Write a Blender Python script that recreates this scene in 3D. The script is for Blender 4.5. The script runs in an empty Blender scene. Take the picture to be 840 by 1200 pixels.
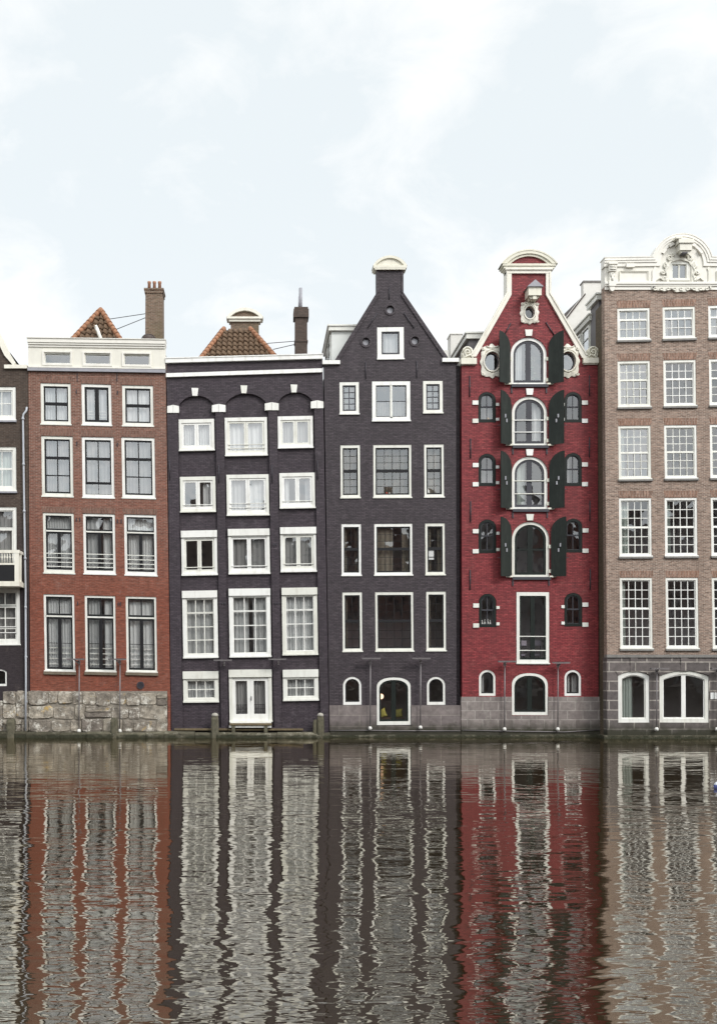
import bpy, bmesh, math, random
from mathutils import Vector
from mathutils.geometry import tessellate_polygon, delaunay_2d_cdt
random.seed(7)
sc = bpy.context.scene
col = sc.collection
# ------------------------------------------------------------------ scale of the place
S = 25.0            # facade units (u) per metre; u runs right, v runs down, on the facade plane
XV, YV, D = 300.0, 789.0, 45.0
CX, H = (XV - 420) / S, 3.0

def M(px, py, d=0.0, D0=0.0):
    s = (D + D0) / D
    return Vector((CX + (px - XV) / S * s, D0 + d, H + (YV - py) / S * s))

WL = {}             # world location of every object made here

def link(o, parent, loc):
    col.objects.link(o)
    if parent is not None:
        o.parent = parent
        o.location = loc - WL[parent]
    else:
        o.location = loc
    WL[o] = loc.copy()

def tag(o, label, cat, group=None, kind=None):
    if label: o['label'] = label
    if cat: o['category'] = cat
    if group: o['group'] = group
    if kind: o['kind'] = kind
    return o

def empty(name, loc, label=None, cat=None, group=None):
    o = bpy.data.objects.new(name, None)
    o.empty_display_size = 0.3
    link(o, None, Vector(loc))
    return tag(o, label, cat, group)

class MB:
    def __init__(self, D0=0.0, sh=None):
        self.vs, self.fs, self.D0, self.sh, self.sm = [], [], D0, sh, set()
    def v(self, px, py, d=0.0):
        if self.sh:
            a, b, cx, cy = self.sh
            px, py = px + a * (py - cy), py + b * (px - cx)
        self.vs.append(M(px, py, d, self.D0)); return len(self.vs) - 1
    def w(self, p):
        self.vs.append(Vector(p)); return len(self.vs) - 1
    def f(self, *ix, smooth=False):
        if smooth: self.sm.add(len(self.fs))
        self.fs.append(tuple(ix))
    def box(self, x0, y0, x1, y1, d0, d1, back=True):
        a = [self.v(x, y, d0) for x, y in ((x0, y1), (x1, y1), (x1, y0), (x0, y0))]
        b = [self.v(x, y, d1) for x, y in ((x0, y1), (x1, y1), (x1, y0), (x0, y0))]
        self.f(*a)
        for i in range(4):
            j = (i + 1) % 4
            self.f(a[j], a[i], b[i], b[j])
        if back: self.f(*b[::-1])
    def wbox(self, c, s, rz=0.0, taper=1.0):
        ca, sa = math.cos(rz), math.sin(rz)
        ix = []
        for z in (-1, 1):
            t = taper if z > 0 else 1.0
            for x, y in ((-1, -1), (1, -1), (1, 1), (-1, 1)):
                lx, ly = x * s[0] / 2 * t, y * s[1] / 2 * t
                ix.append(self.w((c[0] + lx * ca - ly * sa, c[1] + lx * sa + ly * ca, c[2] + z * s[2] / 2)))
        for q in ((3, 2, 1, 0), (4, 5, 6, 7), (0, 1, 5, 4), (1, 2, 6, 5), (2, 3, 7, 6), (3, 0, 4, 7)):
            self.f(*[ix[k] for k in q])
    def poly(self, pts, d0, d1=None):
        a = [self.v(x, y, d0) for x, y in pts]
        tris = tessellate_polygon([[Vector((x, y, 0)) for x, y in pts]])
        for t in tris: self.f(*[a[k] for k in t])
        if d1 is not None:
            b = [self.v(x, y, d1) for x, y in pts]
            n = len(pts)
            for i in range(n):
                j = (i + 1) % n
                self.f(a[j], a[i], b[i], b[j])
            for t in tris: self.f(*[b[k] for k in t][::-1])
    def ring(self, outer, inner, d0, d1, d0i=None):
        d0i = d0 if d0i is None else d0i
        n = len(outer)
        ao = [self.v(x, y, d0) for x, y in outer]; ai = [self.v(x, y, d0i) for x, y in inner]
        bo = [self.v(x, y, d1) for x, y in outer]; bi = [self.v(x, y, d1) for x, y in inner]
        for i in range(n):
            j = (i + 1) % n
            self.f(ao[i], ao[j], ai[j], ai[i])
            self.f(ao[j], ao[i], bo[i], bo[j])
            self.f(ai[i], ai[j], bi[j], bi[i])
    def strip(self, pa, pb, d0, d1):
        # a band between two open paths, with thickness
        n = len(pa)
        ao = [self.v(x, y, d0) for x, y in pa]; ai = [self.v(x, y, d0) for x, y in pb]
        bo = [self.v(x, y, d1) for x, y in pa]; bi = [self.v(x, y, d1) for x, y in pb]
        for i in range(n - 1):
            j = i + 1
            self.f(ao[i], ao[j], ai[j], ai[i]); self.f(bo[i], ao[i], ao[j], bo[j]); self.f(ai[i], ai[j], bi[j], bi[i])
            self.f(bo[j], bi[j], bi[i], bo[i])
        for k in (0, n - 1): self.f(ao[k], ai[k], bi[k], bo[k])
    def tube(self, pts, r, n=8, r1=None, caps=True):
        pts = [Vector(p) for p in pts]
        rings = []
        for i, p in enumerate(pts):
            t = (pts[min(i + 1, len(pts) - 1)] - pts[max(i - 1, 0)]).normalized()
            u = t.cross(Vector((0, 1, 0)))
            if u.length < .05: u = t.cross(Vector((1, 0, 0)))
            u.normalize(); w_ = t.cross(u)
            rr = r if r1 is None else r + (r1 - r) * i / max(1, len(pts) - 1)
            rings.append([self.w(p + u * math.cos(2 * math.pi * k / n) * rr + w_ * math.sin(2 * math.pi * k / n) * rr) for k in range(n)])
        for a, b in zip(rings, rings[1:]):
            for k in range(n):
                self.f(a[k], a[(k + 1) % n], b[(k + 1) % n], b[k], smooth=True)
        if caps:
            self.f(*rings[0][::-1]); self.f(*rings[-1])
    def lathe(self, c, prof, n=16):
        rings = [[self.w((c[0] + r * math.cos(2 * math.pi * k / n), c[1] + r * math.sin(2 * math.pi * k / n), c[2] + z)) for k in range(n)] for r, z in prof]
        for a, b in zip(rings, rings[1:]):
            for k in range(n):
                self.f(a[k], a[(k + 1) % n], b[(k + 1) % n], b[k], smooth=True)
        self.f(*rings[0][::-1]); self.f(*rings[-1])
    def build(self, name, mat, parent=None, recalc=True):
        me = bpy.data.meshes.new(name)
        xs = [v.x for v in self.vs]; ys = [v.y for v in self.vs]; zs = [v.z for v in self.vs]
        o0 = Vector(((min(xs) + max(xs)) / 2, (min(ys) + max(ys)) / 2, min(zs)))
        me.from_pydata([tuple(v - o0) for v in self.vs], [], self.fs)
        for i in self.sm: me.polygons[i].use_smooth = True
        if recalc:
            bm = bmesh.new(); bm.from_mesh(me)
            bmesh.ops.recalc_face_normals(bm, faces=bm.faces[:])
            bm.to_mesh(me); bm.free()
        me.materials.append(mat)
        o = bpy.data.objects.new(name, me)
        link(o, parent, o0)
        return o

# ------------------------------------------------------------------ outlines
def outline(x0, y0, x1, y1, rise=0.0, n=20):
    p = [(x0, y1), (x1, y1)]
    if rise <= 0: return p + [(x1, y0), (x0, y0)]
    w = (x1 - x0) / 2; cx = (x0 + x1) / 2; ys = y0 + rise
    if rise >= w * .8:
        for k in range(n + 1):
            t = math.pi * k / n
            p.append((cx + w * math.cos(t), ys - rise * math.sin(t)))
    else:
        for k in range(n + 1):
            t = math.pi * k / n
            e = 0.72 if rise > w * .4 else 1.0
            c, s_ = math.cos(t), math.sin(t)
            if rise > w * .4:
                p.append((cx + w * math.copysign(abs(c) ** .85, c), ys - rise * abs(s_) ** .9))
            else:
                u = 1 - 2 * k / n
                p.append((cx + w * u, ys - rise * (1 - u * u)))
    return p

def arch_top(x, x0, y0, x1, rise):
    if rise <= 0: return y0
    w = (x1 - x0) / 2; u = min(1, abs((x - (x0 + x1) / 2) / w)); ys = y0 + rise
    if rise >= w * .8: return ys - rise * math.sqrt(max(0, 1 - u * u))
    if rise > w * .4: return ys - rise * max(0, 1 - u ** 2.2) ** .5
    return ys - rise * (1 - u * u)

def oval(cx, cy, rx, ry, n=32, wob=0.0, k=0, sq=2.0):
    p = []
    for i in range(n):
        t = 2 * math.pi * i / n
        c, s_ = math.cos(t), math.sin(t)
        r = (abs(c) ** sq + abs(s_) ** sq) ** (-1 / sq) * (1 + wob * math.cos(k * t))
        p.append((cx + rx * r * c, cy + ry * r * s_))
    return p

def seg_arc(x0, x1, yb, ya, n=24):
    w = (x1 - x0) / 2; h = yb - ya; r = (w * w + h * h) / (2 * h); cx = (x0 + x1) / 2; cy = ya + r
    a = math.asin(min(1, w / r))
    return [(cx + r * math.sin(-a + 2 * a * k / n), cy - r * math.cos(-a + 2 * a * k / n)) for k in range(n + 1)]

# ------------------------------------------------------------------ materials
def newmat(name):
    m = bpy.data.materials.new(name); m.use_nodes = True
    nt = m.node_tree; nt.nodes.clear()
    out = nt.nodes.new('ShaderNodeOutputMaterial')
    return m, nt, out

def nd(nt, t, ins=None, **kw):
    n = nt.nodes.new(t)
    for k, v in kw.items(): setattr(n, k, v)
    for k, v in (ins or {}).items():
        if hasattr(v, 'is_output'): nt.links.new(v, n.inputs[k])
        else: n.inputs[k].default_value = v
    return n

def c4(c): return (c[0], c[1], c[2], 1.0)

def math_(nt, op, a, b=None):
    ins = {0: a}
    if b is not None: ins[1] = b
    return nd(nt, 'ShaderNodeMath', ins, operation=op).outputs[0]

def mixc(nt, fac, a, b, mode='MIX'):
    n = nt.nodes.new('ShaderNodeMix'); n.data_type = 'RGBA'; n.blend_type = mode; n.clamp_factor = True
    for s, v in ((n.inputs[0], fac), (n.inputs[6], a), (n.inputs[7], b)):
        if hasattr(v, 'is_output'): nt.links.new(v, s)
        else: s.default_value = v if not isinstance(v, tuple) else (c4(v) if len(v) == 3 else v)
    return n.outputs[2]

def ramp(nt, x, lo, hi, a=0.0, b=1.0):
    return nd(nt, 'ShaderNodeMapRange', {0: x, 1: lo, 2: hi, 3: a, 4: b}).outputs[0]

def noise(nt, vec, scale, detail=3.0, rough=.55, dist=0.0):
    return nd(nt, 'ShaderNodeTexNoise', {'Vector': vec, 'Scale': scale, 'Detail': detail, 'Roughness': rough, 'Distortion': dist}).outputs[0]

def facade_uv(nt):
    pos = nd(nt, 'ShaderNodeNewGeometry').outputs['Position']
    s = nd(nt, 'ShaderNodeSeparateXYZ', {0: pos})
    u = math_(nt, 'ADD', s.outputs[0], s.outputs[1])
    uv = nd(nt, 'ShaderNodeCombineXYZ', {0: u, 1: s.outputs[2], 2: 0.0}).outputs[0]
    return pos, uv, s

def streaks(nt, s, sx=1.6, sz=.18):
    v = nd(nt, 'ShaderNodeCombineXYZ', {0: math_(nt, 'MULTIPLY', s.outputs[0], sx), 1: math_(nt, 'MULTIPLY', s.outputs[1], sx), 2: math_(nt, 'MULTIPLY', s.outputs[2], sz)}).outputs[0]
    return noise(nt, v, 1.0, 4.0, .6)

def brick(name, ca, cb, mortar, bw=.23, rh=.07, mw=.012, var=.35, stain=(.1, .09, .08), stain_amt=.35, bump=.4, low=None, lowz=(3, 14), pale=None, pale_amt=.0, rough=.85, vertical=False, spec=.3):
    m, nt, out = newmat(name)
    pos, uv, s = facade_uv(nt)
    if vertical:
        q = nd(nt, 'ShaderNodeSeparateXYZ', {0: uv})
        uv = nd(nt, 'ShaderNodeCombineXYZ', {0: q.outputs[1], 1: q.outputs[0], 2: 0.0}).outputs[0]
    wob = noise(nt, pos, 1.3, 2.0)
    uvw = nd(nt, 'ShaderNodeVectorMath', {0: uv, 1: nd(nt, 'ShaderNodeCombineXYZ', {0: 0.0, 1: math_(nt, 'MULTIPLY', wob, .03)}).outputs[0]}, operation='ADD').outputs[0]
    def tex(a, b, mo):
        t = nd(nt, 'ShaderNodeTexBrick', {'Vector': uvw, 'Color1': c4(a), 'Color2': c4(b), 'Mortar': c4(mo), 'Scale': 1.0, 'Mortar Size': mw, 'Mortar Smooth': .2, 'Bias': -.1, 'Brick Width': bw, 'Row Height': rh})
        return t
    t = tex(ca, cb, mortar); c = t.outputs[0]
    if low:
        t2 = tex(*low)
        z = math_(nt, 'ADD', s.outputs[2], math_(nt, 'MULTIPLY', math_(nt, 'SUBTRACT', noise(nt, pos, .5, 4.0), .5), 6.0))
        c = mixc(nt, ramp(nt, z, lowz[0], lowz[1]), t2.outputs[0], c)
    # per-brick clumps and mottling
    fine = noise(nt, nd(nt, 'ShaderNodeVectorMath', {0: uv, 1: (4.3, 14.0, 1.0)}, operation='MULTIPLY').outputs[0], 1.0, 3.0, .7)
    c = mixc(nt, 1.0, c, nd(nt, 'ShaderNodeCombineColor', {0: ramp(nt, fine, .25, .75, 1 - var, 1 + var), 1: ramp(nt, fine, .25, .75, 1 - var, 1 + var), 2: ramp(nt, fine, .25, .75, 1 - var, 1 + var)}).outputs[0], 'MULTIPLY')
    big = noise(nt, pos, .55, 5.0, .62)
    c = mixc(nt, ramp(nt, big, .45, .75, 0.0, stain_amt), c, stain)
    st = streaks(nt, s)
    c = mixc(nt, ramp(nt, st, .52, .8, 0.0, stain_amt * .9), c, tuple(x * .6 for x in stain))
    if pale:
        pn = noise(nt, pos, 2.3, 6.0, .7)
        c = mixc(nt, ramp(nt, pn, .55, .75, 0.0, pale_amt), c, pale)
    b = nd(nt, 'ShaderNodeBump', {'Strength': bump, 'Distance': .012, 'Height': math_(nt, 'ADD', math_(nt, 'MULTIPLY', t.outputs[1], -1.0), fine)})
    p = nd(nt, 'ShaderNodeBsdfPrincipled', {'Base Color': c, 'Roughness': rough, 'Specular IOR Level': spec, 'Normal': b.outputs[0]})
    nt.links.new(p.outputs[0], out.inputs[0])
    return m

def plain(name, c, rough=.6, var=.12, scale=3.0, dirt=None, dirt_amt=.25, metal=0.0, bump=.0, spec=.4, streak=False):
    m, nt, out = newmat(name)
    pos = nd(nt, 'ShaderNodeNewGeometry').outputs['Position']
    n1 = noise(nt, pos, scale, 5.0, .65)
    k = ramp(nt, n1, .25, .75, 1 - var, 1 + var)
    cc = mixc(nt, 1.0, c, nd(nt, 'ShaderNodeCombineColor', {0: k, 1: k, 2: k}).outputs[0], 'MULTIPLY')
    if dirt and streak:
        rv = ramp(nt, nd(nt, 'ShaderNodeObjectInfo').outputs['Random'], 0, 1, .9, 1.03)
        cc = mixc(nt, 1.0, cc, nd(nt, 'ShaderNodeCombineColor', {0: rv, 1: rv, 2: math_(nt, 'MULTIPLY', math_(nt, 'POWER', rv, 1.5), .99)}).outputs[0], 'MULTIPLY')
    if dirt:
        s = nd(nt, 'ShaderNodeSeparateXYZ', {0: pos})
        dn = streaks(nt, s, 5.0, .9) if streak else noise(nt, pos, scale * 2.7, 5.0, .7)
        cc = mixc(nt, ramp(nt, dn, .5, .78, 0.0, dirt_amt), cc, dirt)
    ins = {'Base Color': cc, 'Roughness': rough, 'Metallic': metal, 'Specular IOR Level': spec}
    if bump:
        ins['Normal'] = nd(nt, 'ShaderNodeBump', {'Strength': bump, 'Distance': .02, 'Height': noise(nt, pos, scale * 6, 4.0)}).outputs[0]
    p = nd(nt, 'ShaderNodeBsdfPrincipled', ins)
    nt.links.new(p.outputs[0], out.inputs[0])
    return m

def stone_blocks(name, base, alt, lich=None, lich_amt=0.0, white=None, white_amt=0.0, algae=True, scale=2.0, alg_shade=(.25, .62), kk=(.6, 1.35)):
    m, nt, out = newmat(name)
    g = nd(nt, 'ShaderNodeNewGeometry'); pos = g.outputs['Position']
    s = nd(nt, 'ShaderNodeSeparateXYZ', {0: pos})
    c = mixc(nt, g.outputs['Random Per Island'], base, alt)
    n1 = noise(nt, pos, scale, 6.0, .7)
    k = ramp(nt, n1, .3, .7, kk[0], kk[1])
    c = mixc(nt, 1.0, c, nd(nt, 'ShaderNodeCombineColor', {0: k, 1: k, 2: k}).outputs[0], 'MULTIPLY')
    if white:
        c = mixc(nt, ramp(nt, noise(nt, pos, 2.1, 7.0, .8), .53, .6, 0.0, white_amt), c, white)
    if lich:
        c = mixc(nt, ramp(nt, noise(nt, pos, 1.15, 5.0, .7, .6), .6, .68, 0.0, lich_amt), c, lich)
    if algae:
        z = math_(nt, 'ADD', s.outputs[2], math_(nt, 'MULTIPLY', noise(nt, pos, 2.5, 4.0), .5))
        c = mixc(nt, ramp(nt, z, alg_shade[0], alg_shade[1], .92, 0.0), c, (.03, .032, .018))  # algae near the water; on the ledge it also paints a shadow line
    hgt = math_(nt, 'ADD', noise(nt, pos, 9.0, 5.0, .7), math_(nt, 'MULTIPLY', n1, 1.5))
    b = nd(nt, 'ShaderNodeBump', {'Strength': .9, 'Distance': .06, 'Height': hgt})
    p = nd(nt, 'ShaderNodeBsdfPrincipled', {'Base Color': c, 'Roughness': .85, 'Specular IOR Level': .3, 'Normal': b.outputs[0]})
    nt.links.new(p.outputs[0], out.inputs[0])
    return m

def ashlar(name, ca, cb, mortar, bw, rh, mw, stain, white_amt=.0, bumpk=.5, algae_z=.5):
    m, nt, out = newmat(name)
    pos, uv, s = facade_uv(nt)
    t = nd(nt, 'ShaderNodeTexBrick', {'Vector': uv, 'Color1': c4(ca), 'Color2': c4(cb), 'Mortar': c4(mortar), 'Scale': 1.0, 'Mortar Size': mw, 'Mortar Smooth': .1, 'Brick Width': bw, 'Row Height': rh})
    c = t.outputs[0]
    n1 = noise(nt, pos, 3.0, 6.0, .7)
    k = ramp(nt, n1, .3, .7, .7, 1.3)
    c = mixc(nt, 1.0, c, nd(nt, 'ShaderNodeCombineColor', {0: k, 1: k, 2: k}).outputs[0], 'MULTIPLY')
    c = mixc(nt, ramp(nt, streaks(nt, s, 1.8, .5), .5, .75, 0.0, .65), c, stain)
    if white_amt:
        c = mixc(nt, ramp(nt, noise(nt, pos, 1.4, 6.0, .75), .58, .68, 0.0, white_amt), c, (.42, .4, .36))
    z = math_(nt, 'ADD', s.outputs[2], math_(nt, 'MULTIPLY', noise(nt, pos, 2.2, 5.0), .7))
    c = mixc(nt, ramp(nt, z, algae_z - .1, algae_z + .4, .92, 0.0), c, (.03, .03, .018))
    b = nd(nt, 'ShaderNodeBump', {'Strength': bumpk, 'Distance': .02, 'Height': math_(nt, 'ADD', math_(nt, 'MULTIPLY', t.outputs[1], -1.0), n1)})
    p = nd(nt, 'ShaderNodeBsdfPrincipled', {'Base Color': c, 'Roughness': .85, 'Specular IOR Level': .3, 'Normal': b.outputs[0]})
    nt.links.new(p.outputs[0], out.inputs[0])
    return m

def glass(name, f0=.14, tint=(1, 1, 1), wob=.012):
    m, nt, out = newmat(name)
    pos = nd(nt, 'ShaderNodeNewGeometry').outputs['Position']
    rnd = nd(nt, 'ShaderNodeObjectInfo').outputs['Random']
    v = nd(nt, 'ShaderNodeVectorMath', {0: pos, 1: nd(nt, 'ShaderNodeCombineXYZ', {0: math_(nt, 'MULTIPLY', rnd, 37.0), 1: 0.0, 2: 0.0}).outputs[0]}, operation='ADD').outputs[0]
    b = nd(nt, 'ShaderNodeBump', {'Strength': 1.0, 'Distance': wob * 2.2, 'Height': noise(nt, v, .9, 2.0, .45)})
    gl = nd(nt, 'ShaderNodeBsdfGlossy', {'Color': (.96, .98, 1, 1), 'Roughness': .0, 'Normal': b.outputs[0]})
    tr = nd(nt, 'ShaderNodeBsdfTransparent', {'Color': c4(tint)})
    fr = nd(nt, 'ShaderNodeLayerWeight', {'Blend': .5})
    fac = math_(nt, 'ADD', f0, math_(nt, 'MULTIPLY', math_(nt, 'POWER', fr.outputs['Facing'], 4.0), 1 - f0))
    mx = nd(nt, 'ShaderNodeMixShader', {0: fac, 1: tr.outputs[0], 2: gl.outputs[0]})
    nt.links.new(mx.outputs[0], out.inputs[0])
    return m

def cloth(name, c, trans=.35):
    m, nt, out = newmat(name)
    pos = nd(nt, 'ShaderNodeNewGeometry').outputs['Position']
    s = nd(nt, 'ShaderNodeSeparateXYZ', {0: pos})
    k = ramp(nt, streaks(nt, s, 5.0, .25), .3, .7, .84, 1.1)
    cc = mixc(nt, 1.0, c, nd(nt, 'ShaderNodeCombineColor', {0: k, 1: k, 2: k}).outputs[0], 'MULTIPLY')
    rv = ramp(nt, nd(nt, 'ShaderNodeObjectInfo').outputs['Random'], 0, 1, .68, 1.12)
    cc = mixc(nt, 1.0, cc, nd(nt, 'ShaderNodeCombineColor', {0: rv, 1: rv, 2: rv}).outputs[0], 'MULTIPLY')
    d = nd(nt, 'ShaderNodeBsdfDiffuse', {'Color': cc}); t = nd(nt, 'ShaderNodeBsdfTranslucent', {'Color': cc})
    mx = nd(nt, 'ShaderNodeMixShader', {0: trans, 1: d.outputs[0], 2: t.outputs[0]})
    nt.links.new(mx.outputs[0], out.inputs[0])
    return m

def emit(name, c, s):
    m, nt, out = newmat(name)
    e = nd(nt, 'ShaderNodeEmission', {'Color': c4(c), 'Strength': s})
    nt.links.new(e.outputs[0], out.inputs[0]); return m

MT = {}
MT['brown_brick'] = brick('dark_brown_brick', (.055, .036, .028), (.085, .058, .045), (.10, .085, .07), var=.45, stain=(.03, .024, .022), pale=(.16, .13, .11), pale_amt=.3, low=((.036, .028, .032), (.042, .032, .036), (.032, .026, .03)), lowz=(7.0, 11.5))
MT['red_brown_brick'] = brick('red_brown_brick', (.135, .054, .04), (.225, .095, .068), (.27, .205, .165), var=.5, stain=(.14, .07, .05), stain_amt=.3, pale=(.32, .25, .22), pale_amt=.3, low=((.185, .05, .03), (.265, .08, .048), (.19, .08, .058)), lowz=(6.0, 13.5))
MT['arch_brick'] = brick('brown_arch_brick', (.15, .065, .048), (.23, .115, .085), (.2, .15, .12), bw=.22, rh=.07, var=.5, vertical=True, stain_amt=.2)
MT['plum_brick'] = brick('plum_painted_brick', (.044, .034, .042), (.073, .057, .068), (.026, .019, .027), var=.5, pale=(.135, .115, .13), pale_amt=.45, stain=(.03, .025, .028), stain_amt=.45, bump=.8, rough=.62, spec=.35)
MT['plum_brick_two'] = brick('dark_plum_painted_brick', (.045, .036, .042), (.075, .06, .069), (.026, .02, .026), var=.5, pale=(.14, .12, .13), pale_amt=.45, stain=(.031, .026, .028), stain_amt=.45, bump=.8, rough=.62, spec=.35)
MT['crimson_brick'] = brick('crimson_painted_brick', (.185, .024, .03), (.32, .05, .054), (.11, .015, .018), var=.48, pale=(.37, .12, .11), pale_amt=.5, stain=(.13, .03, .03), stain_amt=.5, bump=.8, rough=.6, spec=.35)
MT['pink_brick'] = brick('pale_brown_brick', (.155, .095, .07), (.36, .245, .19), (.37, .32, .275), bw=.21, rh=.062, var=.5, stain=(.2, .14, .11), stain_amt=.35, pale=(.42, .34, .29), pale_amt=.35)
MT['pink_arch_brick'] = brick('orange_brown_arch_brick', (.17, .092, .065), (.32, .19, .14), (.3, .24, .2), var=.6, vertical=True, stain=(.3, .15, .09), stain_amt=.35)
MT['mossy_brick'] = brick('mossy_side_brick', (.10, .075, .05), (.14, .105, .07), (.11, .09, .07), var=.4, stain=(.06, .055, .03), stain_amt=.7)
MT['chimney_brick'] = brick('weathered_chimney_brick', (.11, .066, .046), (.2, .125, .09), (.22, .19, .15), var=.4, stain=(.12, .11, .05), stain_amt=.5)
MT['dark_chimney'] = brick('sooty_chimney_brick', (.075, .05, .04), (.11, .075, .06), (.06, .05, .045), var=.4)
MT['white'] = plain('white_paint', (.8, .8, .775), .45, .06, 2.0, dirt=(.42, .39, .33), dirt_amt=.4, streak=True)
MT['cream'] = plain('cream_paint', (.76, .735, .655), .5, .08, 2.0, dirt=(.42, .38, .3), dirt_amt=.35, streak=True, bump=.0)
MT['attic_white'] = plain('white_attic_paint', (.78, .76, .715), .5, .05, 2.0, dirt=(.5, .47, .4), dirt_amt=.25, streak=True)
MT['black_paint'] = plain('black_paint', (.016, .016, .018), .5, .15, 4.0, spec=.2)
MT['sash_grey'] = plain('dark_grey_sash_paint', (.06, .06, .07), .5, .1, 4.0, spec=.2)
MT['green_black'] = plain('dark_green_paint', (.009, .013, .0115), .45, .2, 3.0, spec=.22)
MT['shutter'] = plain('dark_green_shutter_paint', (.0125, .017, .0145), .45, .35, 2.5, dirt=(.035, .04, .035), dirt_amt=.6, spec=.25, streak=True)
MT['iron'] = plain('dark_iron', (.04, .036, .045), .5, .2, 8.0)
MT['pole_metal'] = plain('grey_pole_metal', (.2, .185, .19), .45, .15, 6.0, metal=.3)
MT['lead'] = plain('grey_lead', (.3, .3, .33), .5, .15, 4.0)
MT['zinc'] = plain('pale_zinc_pipe', (.42, .44, .48), .4, .12, 3.0, dirt=(.25, .25, .26), dirt_amt=.4)
MT['sill_stone'] = plain('brown_stone_sill', (.16, .13, .095), .8, .3, 6.0, bump=.3)
MT['grey_sill'] = plain('grey_stone_sill', (.2, .19, .18), .8, .25, 6.0, bump=.3)
MT['render'] = plain('white_render', (.66, .645, .61), .8, .07, 1.2, dirt=(.45, .43, .38), dirt_amt=.4, bump=.1)
MT['pale_panel'] = plain('pale_painted_panel', (.7, .72, .7), .6, .06, 2.0)
MT['grey_panel'] = plain('grey_cladding', (.155, .145, .15), .6, .1, 2.0)
MT['slate'] = plain('dark_slate', (.07, .055, .05), .8, .35, 5.0, bump=.5)
MT['roofing'] = plain('dark_roofing', (.09, .075, .065), .85, .3, 3.0, bump=.4)
MT['pantile'] = plain('dark_mossy_pantile', (.115, .07, .042), .85, .6, 6.0, dirt=(.25, .21, .14), dirt_amt=.75, bump=.4)
MT['ridge'] = plain('orange_ridge_tile', (.30, .14, .075), .8, .45, 7.0, dirt=(.22, .16, .11), dirt_amt=.85, bump=.3)
MT['terracotta'] = plain('terracotta_pot', (.33, .17, .11), .8, .2, 6.0)
MT['rubble'] = stone_blocks('pale_rubble_stone', (.40, .355, .29), (.13, .11, .095), lich=(.55, .36, .1), lich_amt=.9, white=(.68, .65, .58), white_amt=.9, alg_shade=(.1, .4), scale=3.4, kk=(.4, 1.55))
MT['mortar'] = plain('dark_joint_mortar', (.24, .215, .18), .9, .4, 6.0, bump=.5)
MT['plinth_plum'] = ashlar('plum_grey_stone', (.165, .14, .138), (.2, .172, .165), (.26, .23, .21), 1.9, .52, .02, (.085, .068, .068), white_amt=.55, algae_z=.75)
MT['plinth_grey'] = ashlar('grey_ashlar', (.195, .168, .16), (.25, .218, .205), (.32, .29, .27), .72, .42, .025, (.11, .088, .085), white_amt=.4, algae_z=.75)
MT['plinth_dark'] = ashlar('dark_rusticated_stone', (.105, .092, .09), (.15, .13, .125), (.34, .31, .28), 1.15, .44, .03, (.085, .075, .072), white_amt=.15, algae_z=.75)
MT['ledge'] = stone_blocks('mossy_shadowed_ledge_stone', (.12, .11, .078), (.06, .055, .036), white=(.32, .3, .24), white_amt=.5, alg_shade=(.3, .43))  # moss and algae, with the shadow line under the ledge painted into the dark band
MT['timber'] = plain('weathered_timber', (.15, .115, .065), .85, .35, 5.0, dirt=(.08, .07, .045), dirt_amt=.7, bump=.5)
MT['post_wood'] = plain('grey_green_post_wood', (.115, .105, .075), .9, .4, 7.0, dirt=(.04, .045, .025), dirt_amt=.85, bump=.8, streak=True)
MT['post_cap'] = plain('bleached_post_cap', (.36, .34, .3), .85, .2, 9.0, bump=.4)
MT['glass'] = glass('window_glass', .14)
MT['glass_hi'] = glass('reflective_window_glass', .22)
MT['glass_low'] = glass('dark_window_glass', .12)
MT['net'] = cloth('white_net_curtain', (.72, .74, .73), .3)
MT['greynet'] = cloth('grey_net_curtain', (.42, .42, .41), .3)
MT['linen'] = cloth('linen_curtain', (.24, .215, .17), .3)
MT['mint'] = cloth('pale_green_curtain', (.6, .68, .62), .3)
MT['interior'] = plain('interior_plaster', (.34, .31, .315), .9, .1, 1.0)
MT['lamp_glow'] = emit('lamp_glow', (1.0, .62, .4), 2.0)
MT['orange_glow'] = emit('orange_lamp_glow', (1.0, .42, .1), 2.0)
MT['yellow_cloth'] = plain('yellow_cushion_cloth', (.42, .38, .09), .9, .15, 8.0)
MT['lilac_cloth'] = plain('lilac_grey_cloth', (.34, .31, .37), .9, .1, 8.0)
MT['dark_wood'] = plain('dark_wood', (.06, .04, .028), .6, .2, 6.0)
MT['leaf'] = plain('house_plant_leaf', (.05, .09, .035), .6, .4, 12.0)
MT['china'] = plain('white_china', (.75, .74, .7), .3, .05, 8.0)
MT['straw'] = plain('straw_brown_figurine', (.5, .33, .16), .6, .2, 12.0)
MT['red_paint'] = plain('red_figurine_paint', (.55, .09, .05), .5, .1, 12.0)
MT['paper'] = plain('white_paper', (.78, .79, .78), .8, .03, 3.0)
MT['buoy_blue'] = plain('blue_buoy_plastic', (.12, .15, .42), .35, .1, 6.0)
MT['buoy_white'] = plain('white_buoy_plastic', (.72, .75, .8), .4, .05, 6.0)

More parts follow.
